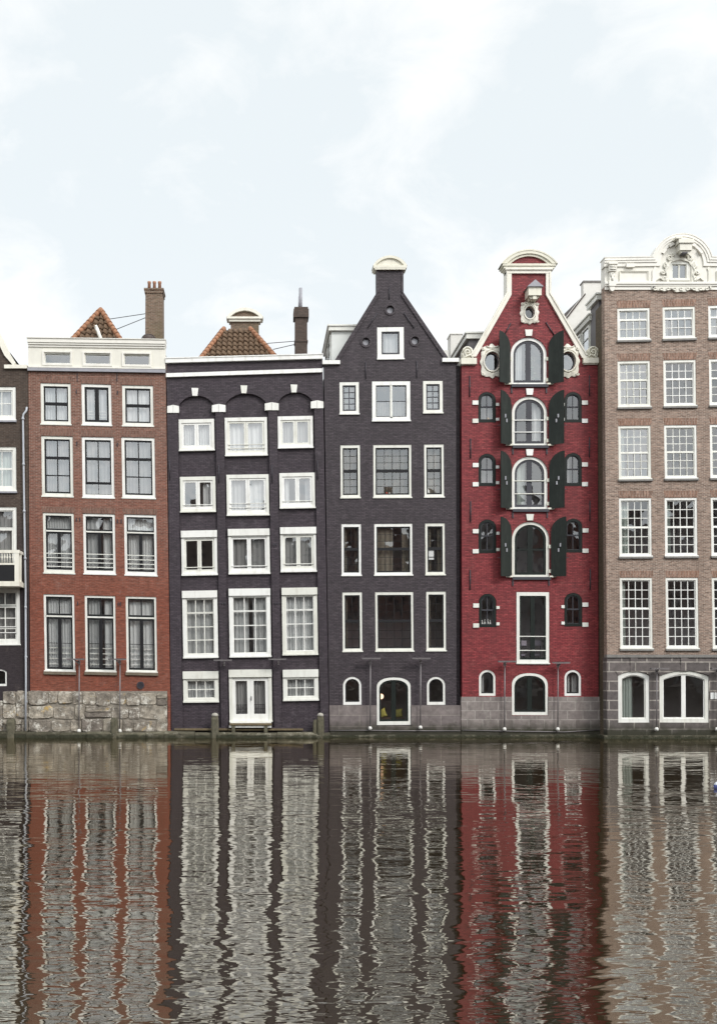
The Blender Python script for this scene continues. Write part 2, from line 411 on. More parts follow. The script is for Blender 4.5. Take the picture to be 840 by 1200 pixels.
# ------------------------------------------------------------------ houses
class House:
    def __init__(self, name, label, x0, x1, D0=0.0, a=0.0, b=0.0):
        self.D0, self.a, self.b = D0, a, b
        self.root = empty(name, M((x0 + x1) / 2, 866, 0, D0), label, 'house', 'canal houses in a row')
        self.holes = []
        self.box_x = (x0, x1)
    def mb(self, cx=None, cy=None, a=None, b=None):
        if cx is None: return MB(self.D0)
        return MB(self.D0, (self.a if a is None else a, self.b if b is None else b, cx, cy))
    def hole(self, pts, sh):
        a, b, cx, cy = sh
        self.holes.append([(x + a * (y - cy), y + b * (x - cx)) for x, y in pts])

    def window(self, x0, y0, x1, y1, rise=0.0, fw=3.0, ft=None, fb=None, fmat='white', fd=.04, sash=None, smat=None,
               glassm='glass', curtain=None, cm='net', guard=None, guard_d=.0, sill=None, shear=None, name='window', hole=True, box=0, oval_=False, label=None, gmat='white', a=None):
        ft = fw if ft is None else ft; fb = fw * 1.25 if fb is None else fb
        cx, cy = (x0 + x1) / 2, (y0 + y1) / 2
        jr = random.uniform
        sh = ((self.a if a is None else a) + jr(-.003, .003), (self.b if shear is None else shear) + jr(-.004, .004), cx, cy)
        mk = lambda: MB(self.D0, sh)
        out = outline(x0, y0, x1, y1, rise)
        if hole: self.hole(out, sh)
        e = .25
        ix0, iy0, ix1, iy1 = x0 + fw, y0 + ft, x1 - fw, y1 - fb
        irise = max(0.0, rise - (fw if rise >= (x1 - x0) * .4 else 0)) if rise else 0.0
        if rise and irise > (ix1 - ix0) / 2: irise = (ix1 - ix0) / 2
        m = mk()
        oo = outline(x0 - e, y0 - e, x1 + e, y1 + e, rise)
        ii = outline(ix0, iy0, ix1, iy1, irise)
        m.ring(oo, ii, fd, fd + .12)
        if box:   # roller box across the head
            m.box(x0 - .4, y0 - .4, x1 + .4, y0 + box, fd - .07, fd + .1)
            m.box(x0 - .6, y1 - 1.6, x1 + .6, y1 + .3, fd - .05, fd + .1)
        elif rise == 0 and fmat == 'white':
            m.box(x0 - .6, y1 - 1.3, x1 + .6, y1 + .2, fd - .07, fd + .1)
        w = m.build(name, MT[fmat], self.root)
        if label: w['label'] = label
        # sash and glazing bars
        if sash:
            m = mk()
            used = False
            for sct in sash:
                fx0, fy0, fx1, fy1, nc, nr, sw, bw = sct[:8]
                opt = sct[8] if len(sct) > 8 else {}
                X0 = ix0 + (ix1 - ix0) * fx0; X1 = ix0 + (ix1 - ix0) * fx1
                Y0 = iy0 + (iy1 - iy0) * fy0; Y1 = iy0 + (iy1 - iy0) * fy1
                r_ = irise if (fy0 == 0 and irise) else 0.0
                d0 = fd + opt.get('d', .04)
                r_in = max(0.0, min(r_ - sw * .8, (X1 - X0) / 2 - sw)) if r_ else 0.0
                if sw > 0:
                    m.ring(outline(X0 - .1, Y0 - .1, X1 + .1, Y1 + .1, r_), outline(X0 + sw, Y0 + sw, X1 - sw, Y1 - sw * opt.get('bk', 1.2), r_in), d0, d0 + .05)
                x_in0, x_in1, y_in0, y_in1 = X0 + sw, X1 - sw, Y0 + sw, Y1 - sw * opt.get('bk', 1.2)
                for k in range(1, nc):
                    xx = x_in0 + (x_in1 - x_in0) * k / nc
                    wd = opt.get('stile', bw)
                    if nc != 2 and 'stile' in opt: wd = bw
                    tops = min(arch_top(xx, x_in0, y_in0, x_in1, r_in), y_in1)
                    m.box(xx - wd / 2, tops - .3, xx + wd / 2, y_in1 + .2, d0 + (.003 if wd > bw else .013), d0 + .046)
                th = opt.get('thick')
                for k in range(1, nr):
                    yy = y_in0 + (y_in1 - y_in0) * k / nr
                    hw = bw
                    if th == k: hw = opt.get('thw', 2.0)
                    xa, xb = x_in0, x_in1
                    if r_in and yy < y_in0 + r_in:
                        rr = math.sqrt(max(0, 1 - ((y_in0 + r_in - yy) / r_in) ** 2)) * (x_in1 - x_in0) / 2
                        xa, xb = (x_in0 + x_in1) / 2 - rr, (x_in0 + x_in1) / 2 + rr
                    m.box(xa - .2, yy - hw / 2, xb + .2, yy + hw / 2, d0 + (.006 if th == k else .016), d0 + .043)
            m.build('sash', MT[smat or fmat], w)
        # white transoms carried by the frame itself
        m = mk(); gd = fd + .072
        if oval_: m.poly(oval((x0 + x1) / 2, (y0 + y1) / 2, (x1 - x0) / 2, (y1 - y0) / 2), gd)
        elif rise == 0 and sash:   # every pane is set at its own slight angle
            for sct in sash:
                X0 = ix0 + (ix1 - ix0) * sct[0]; X1 = ix0 + (ix1 - ix0) * sct[2]; Y0 = iy0 + (iy1 - iy0) * sct[1]; Y1 = iy0 + (iy1 - iy0) * sct[3]
                nc, nr = sct[4], sct[5]
                for i in range(nc):
                    for k in range(nr):
                        xa, xb = X0 + (X1 - X0) * i / nc, X0 + (X1 - X0) * (i + 1) / nc
                        ya, yb = Y0 + (Y1 - Y0) * k / nr, Y0 + (Y1 - Y0) * (k + 1) / nr
                        tx, ty = jr(-.014, .014) / S, jr(-.014, .014) / S
                        xm, ym = (xa + xb) / 2, (ya + yb) / 2
                        m.f(*[m.v(x_, y_, gd + tx * (x_ - xm) + ty * (y_ - ym)) for x_, y_ in ((xa, yb), (xb, yb), (xb, ya), (xa, ya))])
        else: m.poly(outline(ix0 - .2, iy0 - .2, ix1 + .2, iy1 + .2, irise), gd)
        m.build('glass', MT[glassm], w)
        if guard:
            m = mk()
            for fr, hw in guard:
                yy = iy0 + (iy1 - iy0) * fr
                m.box(ix0 - .4, yy - hw / 2, ix1 + .4, yy + hw / 2, fd + guard_d, fd + guard_d + .03)
            m.build('guard_rail', MT[gmat], w)
        if sill:
            m = mk()
            m.box(x0 - 1.0, y1 + .1, x1 + 1.0, y1 + sill[0], -.09, .2)
            m.build('sill', MT[sill[1]], w)
        if curtain: self.curtain(w, mk, ix0, iy0, ix1, iy1, curtain, cm, fd)
        return w

    def curtain(self, w, mk, x0, y0, x1, y1, kind, cm, fd):
        spans = []
        W = x1 - x0
        if kind == 'net': spans = [(x0 - 1.5, x1 + 1.5, y0 - 1.5, y1 + 2)]
        elif kind == 'sides': q = W * random.uniform(.22, .36); spans = [(x0 - 1.5, x0 + q, y0 - 1.5, y1 + 2), (x1 - q, x1 + 1.5, y0 - 1.5, y1 + 2)]
        elif kind == 'left': spans = [(x0 - 1.5, x0 + W * random.uniform(.3, .42), y0 - 1.5, y1 + 2)]
        elif kind == 'left_half': spans = [(x0 - 1.5, x0 + W * .52, y0 - 1.5, y1 + 2)]
        elif kind == 'left_thin': spans = [(x0 - 1.5, x0 + W * .2, y0 - 1.5, y1 + 2)]
        elif kind == 'right': spans = [(x1 - W * random.uniform(.3, .45), x1 + 1.5, y0 - 1.5, y1 + 2)]
        elif kind == 'gap': g = random.uniform(.42, .58); spans = [(x0 - 1.5, x0 + W * (g - .06), y0 - 1.5, y1 + 2), (x0 + W * (g + .07), x1 + 1.5, y0 - 1.5, y1 + 2)]
        elif kind == 'gap_right': spans = [(x0 - 1.5, x0 + W * .5, y0 - 1.5, y1 + 2), (x0 + W * .78, x1 + 1.5, y0 - 1.5, y1 + 2)]
        elif kind == 'half': spans = [(x0 - 1.5, x1 + 1.5, y0 + (y1 - y0) * .5, y1 + 2)]
        for (a, b, t, bt) in spans:
            m = mk()
            n = max(8, int((b - a) * 2.2)); ph = random.uniform(0, 6)
            amp = .035; fq = random.uniform(.9, 2.2)
            top = [m.v(a + (b - a) * i / n, t, fd + .25 + amp * .6 * math.sin(ph + fq * (a + (b - a) * i / n))) for i in range(n + 1)]
            bot = [m.v(a + (b - a) * i / n, bt, fd + .25 + amp * math.sin(ph + .4 + fq * (a + (b - a) * i / n) + .5 * math.sin(i * .3))) for i in range(n + 1)]
            for i in range(n): m.f(bot[i], bot[i + 1], top[i + 1], top[i], smooth=True)
            m.build('curtain', MT[cm], w, recalc=False)

    def sheet(self, name, pts, mat, holes=None, thick=.36, d=0.0, parent=None, bays=None, side=.36):
        """a facade sheet with openings; reveals go back by thick, outer edge by side"""
        holes = self.holes if holes is None else holes
        bm = bmesh.new()
        def inside(p, lp):
            c = False; n = len(lp)
            for i in range(n):
                (xa, ya), (xb, yb) = lp[i], lp[(i + 1) % n]
                if (ya > p[1]) != (yb > p[1]) and p[0] < (xb - xa) * (p[1] - ya) / (yb - ya) + xa: c = not c
            return c
        def fill(outer, hs, dd):
            vc, ed, loops = [], [], []
            for lp in [outer] + hs:
                k = len(vc); n = len(lp)
                vc += [Vector(p) for p in lp]; ed += [(k + i, k + (i + 1) % n) for i in range(n)]
                loops.append([bm.verts.new(M(x, y, dd, self.D0)) for x, y in lp])
            ov, oe, of = delaunay_2d_cdt(vc, ed, [], 0, 1e-5)[:3]
            nv = [bm.verts.new(M(v.x, v.y, dd, self.D0)) for v in ov]
            for f in of:
                cx = sum(ov[i].x for i in f) / len(f); cy = sum(ov[i].y for i in f) / len(f)
                if inside((cx, cy), outer) and not any(inside((cx, cy), q) for q in hs):
                    bm.faces.new([nv[i] for i in f])
            return loops
        def reveal(vs, dp):
            bk = [bm.verts.new(v.co + Vector((0, dp, 0))) for v in vs]
            n = len(vs)
            for i in range(n):
                j = (i + 1) % n
                bm.faces.new((vs[i], vs[j], bk[j], bk[i]))
        if bays:
            lps = fill(pts, [b[0] for b in bays], d)
            reveal(lps[0], side)
            for (bp, bd, hs), lp in zip(bays, lps[1:]):
                reveal(lp, bd)
                l2 = fill(bp, hs, d + bd)
                for h in l2[1:]: reveal(h, thick - bd)
        else:
            lps = fill(pts, holes, d)
            reveal(lps[0], side)
            for h in lps[1:]: reveal(h, thick)
        bmesh.ops.remove_doubles(bm, verts=bm.verts[:], dist=1e-4)
        me = bpy.data.meshes.new(name)
        xs = [v.co.x for v in bm.verts]; zs = [v.co.z for v in bm.verts]
        o0 = Vector(((min(xs) + max(xs)) / 2, self.D0 + d, min(zs)))
        for v in bm.verts: v.co -= o0
        bm.to_mesh(me); bm.free()
        me.materials.append(MT[mat])
        o = bpy.data.objects.new(name, me)
        link(o, parent or self.root, o0)
        return o

    def body(self, xl, xr, ytop, floors, mat, depth=9.0, roof='flat', ridge_y=None):
        m = self.mb()
        # side walls and back wall
        x0, x1 = xl + .6, xr - .6
        for xx in (x0, x1):
            a = [m.v(xx, 868, .36), m.v(xx, 868, depth), m.v(xx, ytop, depth), m.v(xx, ytop, .36)]; m.f(*a)
        m.f(m.v(x0, 868, depth), m.v(x1, 868, depth), m.v(x1, ytop, depth), m.v(x0, ytop, depth))
        if ridge_y: m.f(m.v(x0, ytop, depth), m.v(x1, ytop, depth), m.v((x0 + x1) / 2, ridge_y, depth))
        m.build('side_wall', MT[mat], self.root, recalc=False)
        m = self.mb()
        for fy in floors: m.box(x0 + .4, fy - 3, x1 - .4, fy + 3, .38, 3.0)
        m.f(m.v(x0 + .4, 866, 3.0), m.v(x1 - .4, 866, 3.0), m.v(x1 - .4, ytop + 1, 3.0), m.v(x0 + .4, ytop + 1, 3.0))
        m.build('room_interior', MT['interior'], self.root, recalc=False)
        m = self.mb()
        if roof == 'gable':
            xm = (x0 + x1) / 2
            for xx, s_ in ((x0 - .2, -1), (x1 + .2, 1)):
                m.f(m.v(xx, ytop, .3), m.v(xx, ytop, depth + .1), m.v(xm, ridge_y, depth + .1), m.v(xm, ridge_y, .3))
        elif roof == 'flat':
            m.f(m.v(x0 - .2, ytop, .3), m.v(x1 + .2, ytop, .3), m.v(x1 + .2, ytop, depth + .1), m.v(x0 - .2, ytop, depth + .1))
        return m.build('roof', MT['roofing'], self.root, recalc=False) if m.vs else None

    def anchors(self, segs, r=.8):
        for (xa, ya, xb, yb) in segs:
            m = self.mb()
            m.tube([M(xa, ya, -.03, self.D0), M(xb, yb, -.03, self.D0)], r / S, 6)
            m.tube([M((xa + xb) / 2, (ya + yb) / 2, .1, self.D0), M((xa + xb) / 2, (ya + yb) / 2, -.06, self.D0)], r * 1.3 / S, 6)
            m.build('wall_anchor', MT['iron'], self.root)

def tile_slope(house_root, base_l, base_r, top_l, top_r, rows, cols_m=.26, name='tiled_roof', mat='pantile'):
    """pantiles as a real stepped, waved sheet, clipped to the slope"""
    bl, br, tl, tr = [Vector(p) for p in (base_l, base_r, top_l, top_r)]
    ex = (br - bl); W = ex.length; ex.normalize()
    mid = (tl + tr) / 2 - bl
    up = mid - ex * mid.dot(ex); Hh = up.length; up.normalize()
    nrm = ex.cross(up).normalized()
    if nrm.y > 0: nrm = -nrm
    xl = lambda t: (tl - bl).dot(ex) * t
    xr = lambda t: W + ((tr - bl).dot(ex) - W) * t
    m = MB(); per = 8
    nx = int(W / cols_m * per)
    for r in range(rows):
        t0, t1 = r / rows, (r + 1) / rows + .1 / rows
        prev = None
        for i in range(nx + 1):
            x = W * i / nx; tm = min(1, (r + .4) / rows)
            if x < xl(tm) - .05 or x > xr(tm) + .05: prev = None; continue
            wv = .055 * (math.sin(2 * math.pi * i / per) + .35 * math.sin(4 * math.pi * i / per + .8))
            jit = .008 * math.sin(i // per * 7.3 + r * 3.1)
            a = bl + ex * x + up * Hh * t0 + nrm * (.10 + wv + jit)
            b = bl + ex * x + up * Hh * min(t1, 1.02) + nrm * (.03 + wv + jit)
            c = bl + ex * x + up * Hh * t0 + nrm * (-.02 + wv)
            cur = (m.w(a), m.w(b), m.w(c))
            if prev:
                m.f(prev[0], cur[0], cur[1], prev[1], smooth=True); m.f(prev[2], cur[2], cur[0], prev[0])
            prev = cur
    return m.build(name, MT[mat], house_root, recalc=False)

def ridge_run(root, p0, p1, n, r=.13):
    m = MB(); p0, p1 = Vector(p0), Vector(p1)
    for k in range(n):
        a = p0.lerp(p1, k / n); b = p0.lerp(p1, (k + 1.12) / n)
        m.tube([a, b], r * 1.12, 8, r * .92)
    return m.build('ridge_tiles', MT['ridge'], root)

# ---------------------------------------------------------------- house at the left edge
h = House('brown_brick_house', 'dark brown brick house with white balcony, cut off by the left edge', -128, 33, a=.008)
grid2 = lambda r, th=None: [(0, 0, 1, 1, 2, r, 1.6, .9, {'thick': th, 'thw': 2.2})]
for dx in (0, -62):
    h.window(-15 + dx, 453, 19 + dx, 493, fw=4.0, sash=grid2(2), curtain='net', glassm='glass_hi', sill=(2, 'lead'))
    h.window(-15 + dx, 523.5, 19.5 + dx, 576, fw=4.0, sash=grid2(2, 1), curtain='net', cm='mint', glassm='glass_hi', sill=(2, 'lead'))
    h.window(-14 + dx, 594, 20 + dx, 682, fw=4.0, sash=[(0, 0, 1, .27, 1, 1, 1.2, .9), (0, .27, 1, 1, 1, 1, 2, .9)], curtain='net', cm='greynet')
    h.window(-12 + dx, 689, 24 + dx, 756, fw=4.5, sash=[(0, 0, 1, .28, 2, 1, 1.2, 1.4), (0, .3, 1, 1, 2, 3, 1.5, 1.2)], curtain='net', cm='greynet', guard=[(.72, .9), (.84, .9)])
h.window(-8, 784, 8.5, 804, rise=3, fw=2.0, glassm='glass_low', smat='black_paint', sash=[(0, 0, 1, 1, 1, 1, 1, 1)])
gl = [(33, 432), (17, 432), (8, 418), (0, 402), (-15, 372), (-26, 350), (-28, 318), (-68, 318), (-70, 350), (-112, 432), (-128, 432), (-128, 864), (35.3, 864)]
h.sheet('wall', gl, 'brown_brick')
h.body(-128, 33, 440, [510, 585, 686, 770], 'brown_brick', roof='gable', ridge_y=335)
m = h.mb()
m.strip([(-27, 350), (-16, 372), (-1, 402), (6, 417), (16.5, 429)], [(-22, 346), (-11, 368), (4.5, 398), (11, 413), (19, 426)], -.1, .34)
m.strip([(-69, 350), (-113, 432)], [(-74, 346), (-118, 428)], -.1, .34)
m.box(6, 428.2, 32.6, 432.5, -.12, .38); m.box(-129, 428.2, -110, 432.5, -.12, .38)
m.build('coping', MT['cream'], h.root)
m = h.mb(); m.box(-31, 313, -65, 319, -.15, .4); m.poly(seg_arc(-65, -31, 313, 304), -.1, .38); m.build('pediment', MT['cream'], h.root)
# balcony
m = h.mb(); m.box(-46, 683.5, 29, 689, -.95, .02); m.box(-44, 681.7, 27, 683.6, -.9, .02); bal = m.build('balcony', MT['cream'], h.root)
m = h.mb()
m.box(-46, 647.5, 29, 651, -.95, -.85); m.box(25.6, 647.7, 28.6, 650.8, -.86, .0); m.box(-44, 662.5, 24, 664.5, -.93, -.88)
for xx in (23.4, -45.6): m.box(xx, 651, xx + 5, 683.5, -.94, -.86)
m.box(26, 651, 28.4, 683.5, -.5, -.42)
for k in range(21):
    xx = -40 + k * 3.05
    m.tube([M(xx, 651, -.9), M(xx, 654, -.9), M(xx, 657, -.9), M(xx, 662.5, -.9)], .022, 6)
    m.tube([M(xx - .9, 655, -.9), M(xx, 657.5, -.91), M(xx + .9, 655, -.9)], .016, 5)
m.build('balustrade', MT['cream'], bal)
m = h.mb(); m.box(-44, 664.5, 24, 683.2, -.905, -.885); m.build('panel', MT['black_paint'], bal)
# rain pipe
m = h.mb()
m.tube([M(32.4, 478, -.1), M(32.2, 482, -.14), M(28.9, 486.5, -.16), M(28.3, 490, -.16), M(29.6, 585, -.16), M(31.3, 690, -.16), M(32, 800, -.2), M(31.8, 856, -.24)], .048, 10)
for yy, xx in ((492, 28.4), (545, 29.1), (600, 29.9), (655, 30.8), (712, 31.5), (770, 31.9), (822, 32)):
    m.tube([M(xx, yy - 1.2, -.17), M(xx, yy + 1.2, -.17)], .066, 10)
m.build('rain_pipe', MT['zinc'], h.root)

def rubble(root, D0, x0, x1, tops, ybot, seed, lintel=None):
    rnd = random.Random(seed)
    m = MB(D0)
    m2 = MB(D0)
    m2.box(x0, tops(x0) + 1, x1, 866, -.03, .2)
    rows = 3
    for r in range(rows):
        x = x0
        while x < x1 - .5:
            w = rnd.uniform(11, 31); nx = min(x1, x + w)
            if x1 - nx < 7: nx = x1
            yt = tops((x + nx) / 2); h_ = (ybot - yt) / rows
            ya = yt + h_ * r + rnd.uniform(-2, 2) * (1 if r else 0); yb = yt + h_ * (r + 1) + rnd.uniform(-1.6, 1.6) * (0 if r == rows - 1 else 1)
            parts = [(x, ya, nx, yb)]
            if w > 18 and rnd.random() < .12: ym = ya + (yb - ya) * rnd.uniform(.4, .6); parts = [(x, ya, nx, ym), (x, ym, nx, yb)]
            for (a, b, c, d) in parts:
                g = rnd.uniform(.25, .6); dd = -.06 - rnd.uniform(0, .06); j = lambda: rnd.uniform(-1.1, 1.1)
                o = []
                crn = [(a + g, d - g), (c - g, d - g), (c - g, b + g), (a + g, b + g)]
                for q in range(4):
                    (xa, ya_), (xb, yb_) = crn[q], crn[(q + 1) % 4]
                    for t in (.12, .5, .88): o.append((xa + (xb - xa) * t + j() * .45, ya_ + (yb_ - ya_) * t + j() * .45))
                cx_, cy_ = (a + c) / 2, (b + d) / 2
                inn = [(px + (cx_ - px) * .05 + j() * .4, py + (cy_ - py) * .06 + j() * .3) for px, py in o]
                base = [m.v(px, py, 0) for px, py in o]; mi = [m.v(px, py, dd * .6) for px, py in o]; fr = [m.v(px, py, dd + rnd.uniform(-.015, .015)) for px, py in inn]
                for i in range(12):
                    k = (i + 1) % 12
                    m.f(base[i], base[k], mi[k], mi[i]); m.f(mi[i], mi[k], fr[k], fr[i])
                m.f(*fr)
            x = nx
    p = m2.build('plinth', MT['mortar'], root)
    m.build('stone_facing', MT['rubble'], p)
rubble(h.root, 0, 4, 33.6, lambda x: 809.5, 858, 3)
m = h.mb(); m.box(-128, 821, 3.6, 864, -.04, .2); m.build('plinth', MT['rubble'], h.root)

# ---------------------------------------------------------------- red-brown brick house
h = House('red_brick_house', 'red brown brick house with white attic storey and pale rubble base', 34, 198, a=.015, b=.024)
cols = [(0, 0), (1, 47.5), (2, 95)]
R1 = [(48, 449, 83.5, 498), (96, 450, 131, 499), (143.5, 451.5, 180, 500)]
R2 = [(49, 511, 86, 582.5), (96.5, 512, 134, 584), (143, 512.5, 182, 584.5)]
R3 = [(51, 601, 87.5, 672.5), (98, 602, 135.5, 673.5), (146, 603, 184, 675)]
R4 = [(52, 696.5, 88, 787), (100, 698, 136, 787.5), (148, 699, 184, 788)]
for i, r in enumerate(R1):
    if i == 1: sa = [(0, 0, .5, 1, 1, 1, 2.4, .8), (.5, 0, 1, 1, 1, 1, 2.4, .8)]
    else: sa = [(0, 0, 1, .5, 2, 1, 1.6, 1.3), (0, .5, 1, 1, 2, 1, 1.6, 1.3)]
    h.window(*r, fw=3.4, fb=4.6, sash=sa, smat='black_paint', curtain='net', glassm='glass_hi', guard=[(.68, .5), (.76, .5), (.84, .5)] if i == 1 else None, guard_d=.14)
for i, r in enumerate(R2):
    sa = [(0, 0, 1, .35, 2, 1, 1.7, 1.2), (0, .34, 1, .8 if i == 1 else 1, 2, 1 if i == 1 else 2, 1.7, 1.2, {'d': .03})]
    if i == 1: sa.append((0, .8, 1, 1, 2, 1, .6, .6, {'d': .05}))
    w = h.window(*r, fw=3.4, fb=4.6, sash=sa, smat='black_paint', curtain='net', cm='greynet', glassm='glass_hi')
for i, r in enumerate(R3):
    sa = [(0, 0, 1, .27, 1, 1, 1.5, .9), (0, .3, .5, 1, 1, 1, 1.9, .8), (.5, .3, 1, 1, 1, 1, 1.9, .8)]
    h.window(*r, fw=3.0, fb=5.0, sash=sa, smat='black_paint', curtain='gap' if i == 1 else 'net', cm='net', guard=[(.285, 1.6), (.7, .9), (.78, .9), (.86, .9), (.94, .9)], guard_d=.0)
for i, r in enumerate(R4):
    sa = [(0, 0, 1, .255, 2, 1, 1.7, 1.4), (0, .285, .5, 1, 1, 2, 2.0, .7), (.5, .285, 1, 1, 1, 2, 2.0, .7)]
    h.window(*r, fw=2.6, fb=2.8, sash=sa, smat='black_paint', curtain='gap' if i == 1 else 'net', cm='net', sill=(3.5, 'sill_stone'), guard=[(.27, 1.7)], guard_d=.0)
    cx, cy = (r[0] + r[2]) / 2, (r[1] + r[3]) / 2
    m = h.mb(cx, cy)
    for f_ in (.69, .76, .83, .9):
        yy = r[1] + (r[3] - r[1]) * f_
        m.box(r[0] + 3, yy - .4, r[2] - 3, yy + .4, .17, .19)
    m.build('inner_rail', MT['white'], h.root)
h.sheet('wall', [(33.6, 431), (194.4, 434), (200.4, 864), (36.2, 864)], 'red_brown_brick')
h.body(34, 194, 412, [504, 590, 684, 800], 'red_brown_brick')
for rr, lift in ((R1, 8), (R2, 8), (R3, 7)):
    for r in rr:
        m = h.mb((r[0] + r[2]) / 2, (r[1] + r[3]) / 2)
        m.poly([(r[0], r[1] - .3), (r[2], r[1] - .3), (r[2] + 2, r[1] - lift), (r[0] - 2, r[1] - lift)], -.006, .02)
        m.build('brick_lintel', MT['arch_brick'], h.root)
# attic storey
hs = h.holes; h.holes = []
for r in ((53, 414.7, 83, 427.5), (100, 415.3, 129.5, 428.2), (146, 416, 175.5, 429.3)):
    h.window(*r, fw=.8, fb=.8, fd=-.05, glassm='glass_hi', shear=.016, a=0)
att = h.sheet('attic', [(33.8, 406), (193.8, 408), (194.2, 434), (34, 432)], 'attic_white', d=-.08, side=.4)
m = h.mb(114, 404, a=0, b=.014)
for k, (ya, yb, dd) in enumerate(((399, 403.6, -.22), (403.6, 405.8, -.18), (405.8, 408.3, -.13))):
    m.box(33.4 + k * .4, ya, 194.6 - k * .4, yb, dd, .3)
m.box(33, 398.2, 195, 399.1, -.26, .3)
m.box(34.3, 430.8, 194, 432.6, -.14, .1)
for r in ((50.5, 412.5, 85.5, 430), (97.5, 412.7, 132, 430), (143.5, 412.9, 178, 430)):
    m.ring(outline(*r), outline(r[0] + 2, r[1] + 2, r[2] - 2, r[3] - 2.4), -.13, -.05)
m.build('cornice', MT['attic_white'], h.root)
m = h.mb(114, 434, a=0, b=.016); m.box(33.4, 432.8, 194.4, 436.4, -.13, .05); m.build('lead_flashing', MT['lead'], h.root)
for x in (91, 137.5):
    m = h.mb(); m.box(x - .4, 437, x + .4, 447, -.03, .02); m.build('wall_anchor', MT['iron'], h.root)
for (x, y) in ((90, 609), (94, 609), (138, 611), (142.5, 611), (91.5, 707), (139, 708), (141.5, 708), (90, 459), (138, 460), (90.5, 520), (138, 521)):
    m = h.mb(); m.box(x - .5, y - 2.2, x + .5, y + 2.2, -.035, .02); m.build('wall_anchor', MT['iron'], h.root)
m = h.mb(); m.ring(oval(165, 803, 4.4, 4.4, 20), oval(165, 803, 3, 3, 20), -.05, .02); m.poly(oval(165, 803, 3.1, 3.1, 20), -.02)
for k in range(-2, 3): m.box(162.4, 803 + k * 1.1 - .2, 167.6, 803 + k * 1.1 + .2, -.035, -.01)
m.build('air_vent', MT['iron'], h.root)
rubble(h.root, 0, 33.9, 196.4, lambda x: 808.8 + (x - 34) * .026, 858, 5)
m = h.mb(); m.box(197, 813.5, 200.2, 858, -.05, .1); m.build('brick_pier', MT['red_brown_brick'], h.root)
# roof
def Bk(x, y, d): return M(x, y, 0, d)
ap, bl_, br_ = Bk(118.5, 364.5, 3.6), Bk(70, 416, 1.2), Bk(152, 416, 1.2)
tile_slope(h.root, bl_, br_, ap - Vector((.02, 0, 0)), ap + Vector((.02, 0, 0)), 9, .27)
ridge_run(h.root, bl_ + Vector((0, -.05, .05)), ap + Vector((0, -.05, .05)), 13); ridge_run(h.root, br_ + Vector((0, -.05, .05)), ap + Vector((0, -.05, .05)), 12)
bkp = Vector((0, 4.2, 0))
m = MB(); ix = [m.w(p) for p in (bl_, br_, ap, ap + bkp, bl_ + bkp, br_ + bkp)]
m.f(ix[0], ix[2], ix[3], ix[4]); m.f(ix[1], ix[5], ix[3], ix[2]); m.build('roof_slope', MT['roofing'], h.root, recalc=False)
m = MB(); m.tube([Bk(113, 383.5, 1.9), Bk(115, 388, 1.85), Bk(118, 396, 1.8), Bk(118.5, 402, 1.8)], .09, 8); m.tube([Bk(112, 384, 1.9), Bk(114.8, 383, 1.9)], .11, 8); m.build('roof_vent', MT['white'], h.root)
c = Bk(180.8, 415, 2.2); s_ = (D + 2.2) / D / S
def chimney(root, xc, w, dd, ytop, ybot, mat, bands, pots=None):
    sc_ = (D + dd) / D / S
    c0 = Bk(xc, ybot, dd); c1 = Bk(xc, ytop, dd); m = MB()
    hgt = c1.z - c0.z
    m.wbox((c0.x, c0.y + w * sc_ / 2, c0.z + hgt / 2), (w * sc_, w * sc_, hgt), taper=.97)
    for (ya, yb, ex) in bands:
        za, zb = Bk(xc, yb, dd).z, Bk(xc, ya, dd).z
        m.wbox((c0.x, c0.y + w * sc_ / 2, (za + zb) / 2), ((w + ex) * sc_, (w + ex) * sc_, zb - za))
    return m.build('chimney', MT[mat], root)
ch = chimney(h.root, 180.6, 20.5, 2.2, 339.5, 414, 'chimney_brick', ((337.8, 340, 2.6), (340.3, 343.5, 1.2)))
for x in (175.2, 181.2, 187.4):
    p = Bk(x, 338.5, 2.5); m = MB(); m.lathe((p.x, p.y, p.z - .05), ((.085, 0), (.075, .3), (.09, .32), (.09, .4), (.07, .41)), 12); m.build('chimney_pot', MT['terracotta'], ch)
m = MB(); p = Bk(174.5, 400, 1.7)
for k in range(6):
    t = k * math.pi / 6
    m.tube([p + Vector((math.cos(t) * .38 * math.cos(q), math.sin(t) * .3 * math.cos(q), .34 * math.sin(q))) for q in [i * math.pi / 10 for i in range(11)]], .022, 5)
m.lathe((p.x, p.y, p.z - .3), ((.3, 0), (.34, .3), (.28, .5), (.12, .6)), 12)
m.build('roof_cowl', MT['slate'], h.root)
m = MB(); m.tube([Bk(128, 374, 3.6), Bk(171, 367.6, 2.4)], .018, 6); m.tube([Bk(134, 387, 3.0), Bk(171, 372.2, 2.4)], .018, 6); m.build('chimney_stay', MT['iron'], h.root)

